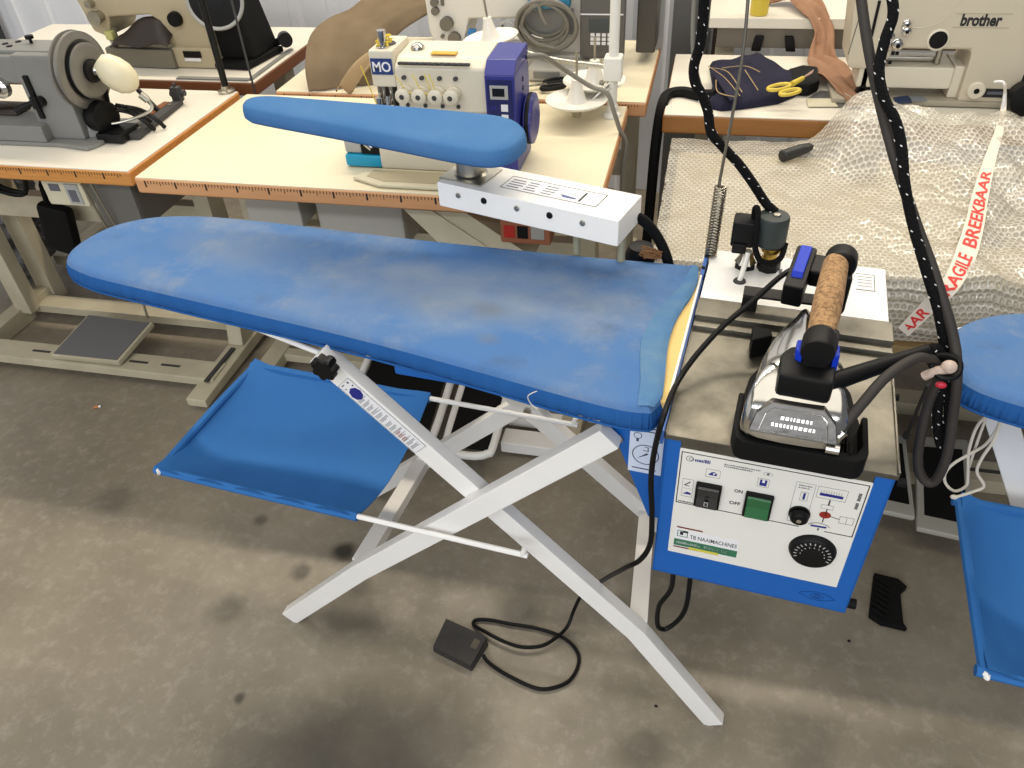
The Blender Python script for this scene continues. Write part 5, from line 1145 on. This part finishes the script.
b = B(); b.tube([(-.405, 1.84, 1.035), (-.37, 1.86, 1.03), aty(562, 68, 1.95), aty(590, 86, 1.98), aty(607, 93, 1.98), aty(614, 112, 1.98), aty(620, 130, 1.99), aty(626, 144, 2.0), (-.185, 2.0, .68), (-.17, 2.0, .5)], .006, 10); b.build('power_cable', grey_cable, mo_)
# --- thread stand with cone plates
ts = thing('thread_stand', 'white thread stand pole with cone plates at the back corner of the middle table', 'thread stand', (-.232, 2.105, TZ+.001))
b = B(); b.cyl((-.232, 2.105, .8012), (-.232, 2.105, 1.65), .013, n=18); b.lathe([(0, 0), (.026, 0), (.024, .008), (.016, .014), (.016, .03), (0, .03)], (-.232, 2.105, .8012), n=20); b.box((-.256, 2.08, .90), (-.208, 2.13, .96), .005); b.build('pole', white_plain, ts)
def cone_plate(c, r, tilt=(0, 0, 1), rod=.3, root=ts):
    c = Vector(c); b = B(); b.lathe([(0, 0), (r*.9, .001), (r, .008), (r*.985, .010), (r*.88, .005), (r*.3, .004), (0, .004)], c, tilt, 36); p = b.build('cone_plate', white_plain, root)
    b = B(); b.lathe([(r*.36, .004), (r*.30, .012), (r*.16, .052), (r*.16, .06), (0, .062)], c, tilt, 10); b.build('cone_holder', mat('clear_white_plastic', (226, 222, 212), .2), p)
    b = B(); t = Vector(tilt).normalized(); b.cyl(c+t*.05, c+t*rod, .0035, n=8); b.build('spool_rod', galv, p)
    return p
cone_plate((-.288, 2.155, .872), .086, (0, 0, 1), .12)
cone_plate((-.322, 2.060, .852), .083, (0, 0, 1), .13)
cone_plate(atz(491, 40, .955), .080, (-.12, -.02, 1), .4)
b = B(); b.tube([(-.232, 2.105, .93), (-.40, 2.16, .93), atz(491, 40, .955)+Vector((.02, 0, -.01)), atz(491, 40, .955)+Vector((0, 0, .001))], .006, 8); b.tube([(-.232, 2.105, .90), (-.288, 2.155, .868), (-.288, 2.155, .874)], .006, 8); b.tube([(-.232, 2.105, .90), (-.30, 2.07, .84), (-.322, 2.06, .853)], .006, 8); b.cyl((-.322, 2.06, .815), (-.322, 2.06, .85), .012, .018, 8); b.build('stand_arm', galv, ts)
# --- white machine on the far table
m3 = thing('sewing_machine', 'white sewing machine with grey keypad unit on the far middle table', 'sewing machine', (-.6, 2.55, TZ+.001))
b = B(); prof = [(-.875, 1.14), (-.865, .90), (-.85, .868), (-.755, .868), (-.74, .905), (-.73, .94), (-.52, .945), (-.50, .90), (-.50, .845), (-.345, .845), (-.345, 1.14)]
b.prism([(x, 2.50, z) for x, z in prof], (0, .15, 0), .008); b.build('machine_body', mat('white_machine_paint', (210, 206, 196), .4), m3)
b = B(); b.box((-.80, 2.47, .802), (-.335, 2.68, .847), .008); b.box((-.52, 2.36, .802), (-.34, 2.47, .84), .008); b.build('machine_bed', mat('pale_grey_bed', (186, 182, 172), .4), m3)
B().box((-.50, 2.355, .812), (-.42, 2.362, .832), .001).build('maker_plate', grey_machine, m3)
b = B(); b.cyl((-.80, 2.50, .93), (-.80, 2.475, .93), .020, n=18); b.cyl((-.78, 2.50, .885), (-.78, 2.482, .885), .020, n=18); b.cyl((-.835, 2.50, .965), (-.835, 2.485, .965), .012); b.cyl((-.835, 2.50, .99), (-.835, 2.485, .99), .012); b.cyl((-.815, 2.50, .915), (-.815, 2.49, .915), .006); b.cyl((-.82, 2.50, .89), (-.82, 2.49, .89), .006); b.box((-.815, 2.49, .98), (-.805, 2.50, 1.1), .002); b.build('tension_set', mat('dark_nickel', (110, 106, 98), .35, metal=.8), m3)
b = B(); b.prism([(-.745, 2.485, .875), (-.715, 2.485, .875), (-.705, 2.485, .915), (-.73, 2.485, .915)], (0, .012, 0), .002); b.build('finger_guard', mat('blue_guard', (30, 110, 170), .35), m3)
b = B(); b.box((-.56, 2.475, .905), (-.40, 2.50, .975), .004); b.build('grey_module', grey_machine, m3)
b = B(); b.box((-.372, 2.44, .848), (-.24, 2.475, 1.14), .005); kp_ = b.build('keypad_unit', mat('keypad_grey', (86, 84, 80), .5), m3)
b = B(); b.box((-.345, 2.437, .925), (-.285, 2.441, .96), .001); b.mi = 1
for i in range(4):
    for j in range(3): b.box((-.340+i*.017, 2.437, .888+j*.012), (-.328+i*.017, 2.441, .897+j*.012), .001)
b.box((-.37, 2.436, .972), (-.245, 2.441, .975)); b.build('keys', [mat('lcd', (60, 66, 68), .3), paper], kp_)
b = B(); b.box((-.205, 2.50, .802), (-.16, 2.62, 1.14), .006) if 0 else b.box((-.215, 2.56, .83), (-.085+.0-.07, 2.72, 1.14), .006); b.build('motor_box', mat('graphite_box', (74, 70, 64), .4, metal=.3), m3)
b = B(); b.box((-.16, 2.70, .801), (-.14, 2.72, 1.2), .003); b.cyl((-.168, 2.765, .801), (-.168, 2.765, 1.4), .009, n=12); b.build('side_post', grey_l, m3)
# coil of grey cable on the far machine
cc_ = thing('cable_coil', 'coil of grey cable hanging in front of the white machine', 'cable coil', (-.47, 2.42, .86))
b = B(); random.seed(8)
for k in range(5):
    r = .055+.006*k; cx, cz = -.475+random.uniform(-.012, .012), .945+random.uniform(-.012, .012); y = 2.455-.008*k; pts = []
    for i in range(12): a = i*pi/6; pts.append((cx+r*1.15*cos(a), y-.03*sin(a)*.4, cz+r*sin(a)*.95))
    b.tube(pts, .0055, 8, 4, closed=True)
b.tube([(-.56, 2.46, .96), (-.54, 2.43, .93), (-.50, 2.41, .90), (-.44, 2.41, .885)], .006, 8); b.tube([(-.62, 2.47, .93), (-.60, 2.44, .90), (-.585, 2.42, .86), (-.59, 2.40, .815)], .007, 8); b.tube([(-.50, 2.43, 1.12), (-.49, 2.42, 1.0), (-.47, 2.42, .95)], .006, 8); b.build('coil', grey_cable, cc_)
B().lathe([(.018, -.006), (.026, -.004), (.026, .004), (.018, .006)], (-.60, 2.46, .925), (0, -1, .2), 20).build('connector', grey_l, cc_)
b = B(); b.box((-.53, 2.43, .985), (-.40, 2.47, 1.05), .015); b.build('blue_wrap', mat('cyan_film', (60, 150, 190), .4, n=(20, .8, (30, 40, 48))), cc_)
# --- ivory machine on the right table, lettered
m4 = thing('sewing_machine', 'ivory sewing machine with dark name lettering on the white right table', 'sewing machine', (.6, 2.3, TZ+.001))
b = B(); prof = [(.345, 1.11), (.365, .905), (.375, .893), (.43, .893), (.455, .905), (.475, .945), (.65, .945), (.655, .93), (.655, .815), (1.02, .815), (1.02, 1.11)]
b.prism([(x, 2.25, z) for x, z in prof], (0, .15, 0), .008); b.build('machine_body', brother_m, m4)
b = B(); b.box((.345, 2.245, .803), (1.04, 2.44, .818), .004); b.build('base_plate', mat('grey_ivory_base', (160, 152, 134), .5), m4)
b = B(); b.box((.40, 2.262, .842), (.632, 2.38, .898), .006); b.box((.632, 2.27, .818), (.66, 2.385, .90), .004); b.build('cylinder_bed', cream_machine, m4)
b = B(); b.box((.47, 2.255, .952), (.655, 2.262, .958), .001); b.cyl((.59, 2.29, .90), (.59, 2.29, .95), .008, n=12); b.box((.43, 2.30, .90), (.60, 2.34, .912), .003); b.build('presser_bar', galv, m4)
b = B(); Mb = facing((.608, 2.2492, 1.004), (1, 0, 0), (0, 0, 1)); b.text('brother', Mb, .0385, .0008, width=.092, bold=.035); b.build('name_lettering', ink, m4)
b = B()
for x0, z0, x1, z1 in ((.592, .9985, .72, 1.0), (.592, 1.0305, .72, 1.032)): b.box((x0, 2.2488, z0), (x1, 2.2502, z1))
b.build('badge_outline', mat('badge_line', (170, 160, 138), .5), m4)
b = B(); b.lathe([(.0265, 0), (.0265, .004), (.0215, .006), (.0215, .003)], (.5675, 2.25, .970), (0, -1, 0), 32); b.mi = 1; b.lathe([(.0215, .0), (.0215, .004), (0, .0055)], (.5675, 2.25, .970), (0, -1, 0), 28); b.build('stitch_dial', [cream_machine, black], m4)
b = B(); b.lathe([(.022, 0), (.022, .006), (.019, .009), (0, .009)], (.692, 2.25, .847), (0, -1, 0), 28); b.mi = 1; b.cyl((.692, 2.241, .847), (.692, 2.240, .847), .007, n=12); b.build('small_dial', [cream_machine, black], m4)
b = B(); b.box((.712, 2.247, .830), (.778, 2.251, .852), .0006); b.mi = 1; b.box((.72, 2.2465, .838), (.77, 2.2475, .845)); b.build('maker_plate', [ink, ink_g], m4)
b = B()
for x, z, r in ((.449, .978, .014), (.474, .958, .0135), (.484, 1.008, .009), (.487, .992, .011)):
    b.mi = 0; b.lathe([(r, 0), (r, .004), (r*.5, .006), (r*.5, .010), (r, .012), (r*.9, .018), (0, .02)], (x, 2.25, z), (0, -1, 0), 20); b.mi = 1; b.cyl((x, 2.229, z), (x, 2.2285, z), r*.4, n=10)
for x, z in ((.470, .935), (.480, .935), (.455, .912), (.468, .912)): b.mi = 1; b.box((x-.004, 2.247, z-.004), (x+.004, 2.251, z+.004))
b.mi = 0; b.prism([(.425, 2.245, .92), (.44, 2.245, .92), (.47, 2.245, .955), (.46, 2.245, .96)], (0, .005, 0)); b.build('tension_set', [chrome, black], m4)
b = B(); b.box((.41, 2.262, .83), (.428, 2.28, .895), .003); b.cyl((.436, 2.27, .835), (.436, 2.27, .895), .006, n=10); b.prism([(.40, 2.262, .822), (.435, 2.262, .822), (.43, 2.262, .84), (.41, 2.262, .845)], (0, .02, 0), .002); b.build('needle_bar', black_metal, m4)
b = B(); b.box((.405, 2.246, .975), (.412, 2.251, 1.06), .001); b.tube([(.362, 2.249, .93), (.372, 2.249, 1.05)], .0008, 5, 0); b.build('takeup_slot', black, m4)
b = B(); b.lathe([(0, 0), (.035, 0), (.04, .01), (.04, .05), (0, .055)], (.80, 2.24, .84), (0, -1, .1), 24) ; b.box((.79, 2.235, .80), (.87, 2.26, .89), .004); b.build('black_motor', black, m4)
b = B(); b.tube([(.47, 2.249, 1.005), (.52, 2.248, .998), (.57, 2.248, 1.02), (.60, 2.248, 1.08)], .0008, 5); b.build('thread', cord_w, m4)
# things on the right table
dp = thing('denim_pouch', 'dark navy stitched cloth pouch lying on the white right table', 'pouch', (.15, 2.35, TZ+.001))
b = B(); oc = [atz(x, y, .81) for x, y in ((708, 105), (713, 86), (710, 67), (735, 62), (757, 57), (772, 65), (786, 74), (801, 79), (800, 92), (778, 101), (746, 106), (722, 108))]
c0 = sum(oc, Vector())/len(oc)
rings = [(1.0, .8015), (1.01, .812), (.96, .826), (.75, .834), (.4, .838)]
vs = []; n = len(oc)*5; P = [oc[i].lerp(oc[(i+1) % len(oc)], k/5) for i in range(len(oc)) for k in range(5)]
for k, z in rings: vs += [((c0+(p-c0)*k).x, (c0+(p-c0)*k).y, z+.005*noise.noise(Vector((p.x*20, p.y*20, k)))) for p in P]
b.raw(vs, [(k*n+i, k*n+(i+1) % n, (k+1)*n+(i+1) % n, (k+1)*n+i) for k in range(4) for i in range(n)]); b.bm.verts.ensure_lookup_table()
for k in (0, 4): b.bm.faces.new([b.bm.verts[k*n+i] for i in range(n)])
pb = b.build('pouch_body', denim, dp, sharp=60)
b = B(); fl2 = [atz(x, y, .842) for x, y in ((709, 70), (716, 66), (741, 98), (730, 102))]; b.prism(fl2, (0, 0, .006), .002); b.build('pouch_flap', denim, pb)
b = B()
for path in (((708, 66), (725, 78), (740, 96)), ((712, 68), (728, 72), (742, 92)), ((722, 68), (745, 66), (760, 72)), ((745, 70), (758, 90)), ((716, 80), (718, 92), (735, 97))): b.tube([atz(x, y, .848) for x, y in path], .0014, 5, 5)
b.build('stitching', mat('tan_thread', (160, 136, 92), .8), pb)
b = B(); sp_ = [atz(716, 95, .825), atz(700, 95, .815), atz(682, 92, .812), atz(668, 95, .808), Vector((-.104, 2.20, .795)), Vector((-.112, 2.18, .70)), Vector((-.115, 2.17, .55)), Vector((-.118, 2.16, .35)), Vector((-.12, 2.15, .12))]
b.tube(sp_, .016, 8, 6); bs = b.build('strap', black_rubber, dp)
sc = thing('scissors', 'scissors with yellow handles resting on the black pouch flap', 'scissors', atz(785, 90, .84))
def loop(b, c, a, e1, e2, r): b.tube([c+e1*a[0]*cos(t*pi/5)+e2*a[1]*sin(t*pi/5) for t in range(10)], r, 8, 4, closed=True)
b = B(); e1 = (atz(800, 84, .86)-atz(770, 92, .86)).normalized(); e2 = Vector((0, 0, 1)).cross(e1)
loop(b, atz(779, 87, .85), (.036, .016), e1, e2, .005); loop(b, atz(790, 92, .85), (.032, .014), e1, e2, .005); b.cyl(atz(792, 84, .85), atz(803, 78, .855), .008, .006, 10); b.build('handle', yellow_pl, sc)
b = B(); b.prism([atz(801, 80, .855), atz(805, 76, .856), atz(814, 70, .857), atz(812, 74, .857)], (0, 0, .003), .0008); b.build('blade', mat('pinkish_blade', (190, 150, 132), .3, metal=.6), sc)
hp2 = thing('black_case', 'black leather holder under the yellow scissors on the right table', 'case', atz(800, 90, TZ+.001))
b = B(); b.prism([atz(x, y, .8015) for x, y in ((790, 96), (808, 97), (818, 92), (816, 78), (800, 76), (786, 80))], (0, 0, .034), .008); b.build('holder', black_rubber, hp2)
gp = thing('metal_plate', 'grey metal plate lying on the right table before the ivory machine', 'plate', atz(828, 100, TZ+.001)); b = B(); b.prism([atz(x, y, .8012) for x, y in ((806, 100), (820, 91), (842, 93), (852, 107), (836, 108))], (0, 0, .002), .0005); b.build('plate', mat('slate_plate', (112, 112, 112), .35, metal=.5), gp)
gp2 = thing('cover_plate', 'cream cover plate lying on the grey metal plate', 'plate', atz(822, 103, TZ+.003)); b = B(); b.prism([atz(x, y, .8034) for x, y in ((806, 99), (832, 99), (838, 107), (808, 107))], (0, 0, .002), .0005); b.build('plate', cream, gp2)
bc = thing('card', 'blue and grey card lying under the arm of the ivory machine', 'card', atz(912, 100, TZ+.003)); b = B(); b.prism([atz(x, y, .819) for x, y in ((893, 98), (908, 96), (912, 103), (896, 104))], (0, 0, .002), .0004); b.mi = 1; b.prism([atz(x, y, .819) for x, y in ((909, 96), (922, 96), (927, 101), (912, 102))], (0, 0, .002), .0004); b.build('card_sheet', [mat('navy_card', (22, 46, 84), .4), mat('grey_card', (120, 128, 134), .4)], bc)
ph = thing('peach_cloth', 'peach cloth strip hanging over from the rear table onto the right table', 'cloth strip', (.34, 2.5, TZ+.001))
pc_ = [(Vector((.18, 2.84, .905)), .02), (Vector((.25, 2.86, .925)), .05), (Vector((.31, 2.74, .912)), .05), (Vector((.345, 2.66, .87)), .035), (Vector((.34, 2.58, .822)), .045), (Vector((.345, 2.50, .825)), .06), (Vector((.375, 2.38, .822)), .06), (Vector((.40, 2.27, .810)), .035), (Vector((.405, 2.21, .806)), .02)]
cen = spline([p for p, w in pc_], 8); wid = spline([Vector((w, 0, 0)) for p, w in pc_], 8)
b = B()
def fpe(s, t):
    i = s*(len(cen)-1); k = min(int(i), len(cen)-2); p = cen[k].lerp(cen[k+1], i-k); d = (cen[k+1]-cen[k]).normalized(); sd = d.cross(Vector((0, 0, 1))).normalized(); w = wid[k].x*.82
    return p+sd*(t*2-1)*w+Vector((0, 0, .014*abs(sin(t*7+s*9))+.004*sin(s*40+t*9)))
b.grid(fpe, 70, 14); b.build('cloth_sheet', peach, ph, solid=.003, sharp=80)
yb = thing('yellow_bottle', 'yellow plastic bottle standing on the rear right table', 'bottle', (.15, 2.80, .9005)); b = B(); b.lathe([(0, 0), (.026, 0), (.028, .004), (.028, .09), (.02, .11), (.01, .12), (.01, .14), (0, .14)], (.150, 2.74, .9008), n=24); b.build('bottle_body', yellow_pl, yb); b = B(); b.lathe([(.011, .138), (.008, .17), (0, .172)], (.150, 2.74, .9008), n=12); b.build('bottle_nozzle', mat('red_nozzle', (170, 40, 30), .4), yb)
bs_ = thing('scissors', 'black-handled scissors lying on the far middle table beside the blue control box', 'scissors', atz(550, 85, TZ+.001)); b = B(); e1 = (atz(565, 82, .81)-atz(538, 86, .81)).normalized(); e2 = Vector((0, 0, 1)).cross(e1)
loop(b, atz(556, 81, .812), (.036, .014), e1, e2, .0065); loop(b, atz(553, 87, .812), (.036, .014), e1, e2, .0065); b.build('handle', black, bs_); b = B(); p = atz(547, 84, .812); b.prism([p+e2*.008, p-e2*.008, p-e1*.13], (0, 0, .003), .0006); b.build('blade', galv, bs_)
# taupe cloth heaped on the far table
tc_ = thing('taupe_cloth', 'folded taupe cloth draped over the left end of the far middle table', 'cloth', (-1.1, 2.5, TZ+.001))
b = B()
cor = [(Vector((-1.17, 2.205, .800)), Vector((-0.975, 2.30, .815))), (Vector((-1.18, 2.24, .875)), Vector((-0.98, 2.34, .86))), (Vector((-1.19, 2.36, .94)), Vector((-0.96, 2.45, .92))), (Vector((-1.145, 2.50, .955)), Vector((-0.9, 2.56, .945))), (Vector((-1.075, 2.66, .985)), Vector((-0.86, 2.68, .935))), (Vector((-0.965, 2.76, .99)), Vector((-0.85, 2.76, .90))), (Vector((-0.965, 2.79, .88)), Vector((-0.86, 2.79, .82)))]
LL = spline([a for a, c in cor], 7); RR = spline([c for a, c in cor], 7)
def ftc(s, t):
    i = s*(len(LL)-1); k = min(int(i), len(LL)-2); a = LL[k].lerp(LL[k+1], i-k); c = RR[k].lerp(RR[k+1], i-k); p = a.lerp(c, t)
    p += Vector((0, 0, .014*noise.noise(Vector((p.x*8, p.y*8, 4)))-.05*max(0, t-.8)*5*max(0, .8-s)+.004*sin(t*22+s*5)*(1-s)))
    p.z = max(p.z, .806); return p
b.grid(ftc, 42, 26); b.build('cloth_sheet', taupe, tc_, solid=.006, sharp=80)
b = B(); b.grid(lambda s, t: (-1.075+.06*t+.10*s, 2.196+.02*s+.03*t+.16*s*s, .812+.075*sin(s*pi*.6)+.012*sin(t*8)), 16, 8); b.build('cloth_fold', mat('pale_taupe_lining', (150, 128, 96), .9, bump=(300, .3)), tc_, solid=.005, sharp=80)
# foil bag under the left table
fb = thing('plastic_bag', 'crinkled grey plastic bag under the left front table at the photo edge', 'bag', (-2.60, 2.2, 0))
b = B()
def fbg(s, t):
    a = 2*pi*s; r = sin(pi*min(max(t, .02), .98))**.6; n_ = noise.noise(Vector((cos(a)*3, sin(a)*3, t*7)))*.05+abs(noise.noise(Vector((cos(a)*7, sin(a)*7, t*13))))*.04
    return (-2.60+(.19+n_)*r*cos(a), 2.2+(.17+n_)*r*sin(a), .012+.52*t)
b.grid(fbg, 60, 40, True); b.build('bag_film', mat('foil_grey', (120, 122, 124), .25, n=(12, .9, (40, 40, 42))), fb, sharp=25)
# treadles and base beam at the right
td = thing('treadle_stand', 'grey floor stand with two black treadles behind the generator box', 'stand', (.66, 1.55, 0))
def flat_treadle(px, z, root):
    q = [atz(x, y, z) for x, y in px]; b = B(); b.prism(q, (0, 0, .018), .006); f = b.build('treadle', mat('pale_grey_paint', (168, 166, 156), .45), root)
    c = sum(q, Vector())/4; b = B(); b.prism([p+(c-p)*.26+Vector((0, 0, .0165)) for p in q], (0, 0, .004), .001); b.build('treadle_mat', black_rubber, f)
flat_treadle([(868, 512), (914, 522), (904, 440), (872, 436)], .06, td)
flat_treadle([(915, 532), (974, 545), (966, 444), (914, 440)], .06, td)
b = B(); b.box((.40, 1.64, .0), (1.5, 1.72, .045), .004); bb = b.build('base_beam', stand_cream, td); B().box((.80, 1.672, .0445), (.98, 1.684, .0465)).build('slot', dark, bb)
b = B(); b.box((.40, 1.93, .0), (1.5, 2.0, .045), .004); b.build('base_beam', stand_cream, td)
b = B(); b.cyl(atz(905, 438, .085), atz(928, 385, .5), .0045, n=8); b.cyl(atz(905, 438, .085), atz(908, 432, .10), .009, n=8); b.build('treadle_rod', dark, td)
# ================================================================== LIGHT
def area(name, loc, rot, sx, sy, e, col):
    l = bpy.data.lights.new(name, 'AREA'); l.shape = 'RECTANGLE'; l.size = sx; l.size_y = sy; l.energy = e; l.color = col; o = bpy.data.objects.new(name, l); C.objects.link(o); o.location = loc; o.rotation_euler = rot; return o
warm, cool = (1, .88, .70), (.95, .97, 1)
area('ceiling_tube_back', (-.4, 3.2, 3.5), (radians(-30), 0, 0), 5.2, .08, 132, warm)
area('ceiling_tube_front', (-.5, -1.9, 3.4), (radians(28), 0, 0), 6, .4, 80, cool)
area('daylight_door', (-.6, -3.6, 1.9), (radians(82), 0, 0), 4.5, 2.4, 118, cool)
area('overhead_fill', (-.4, .9, 3.7), (0, 0, 0), 5.5, 3.0, 85, (1, .93, .80))  # one soft fill panel added overhead, standing in for unseen tube rows
w = bpy.data.worlds.new('world'); bpy.context.scene.world = w; w.use_nodes = True; bg = w.node_tree.nodes['Background']; bg.inputs[0].default_value = (.92, .95, 1, 1); bg.inputs[1].default_value = .2
vs_ = bpy.context.scene.view_settings; vs_.view_transform = 'Standard'; vs_.look = 'None'; vs_.gamma = 1; vs_.use_curve_mapping = False; vs_.exposure = -.06
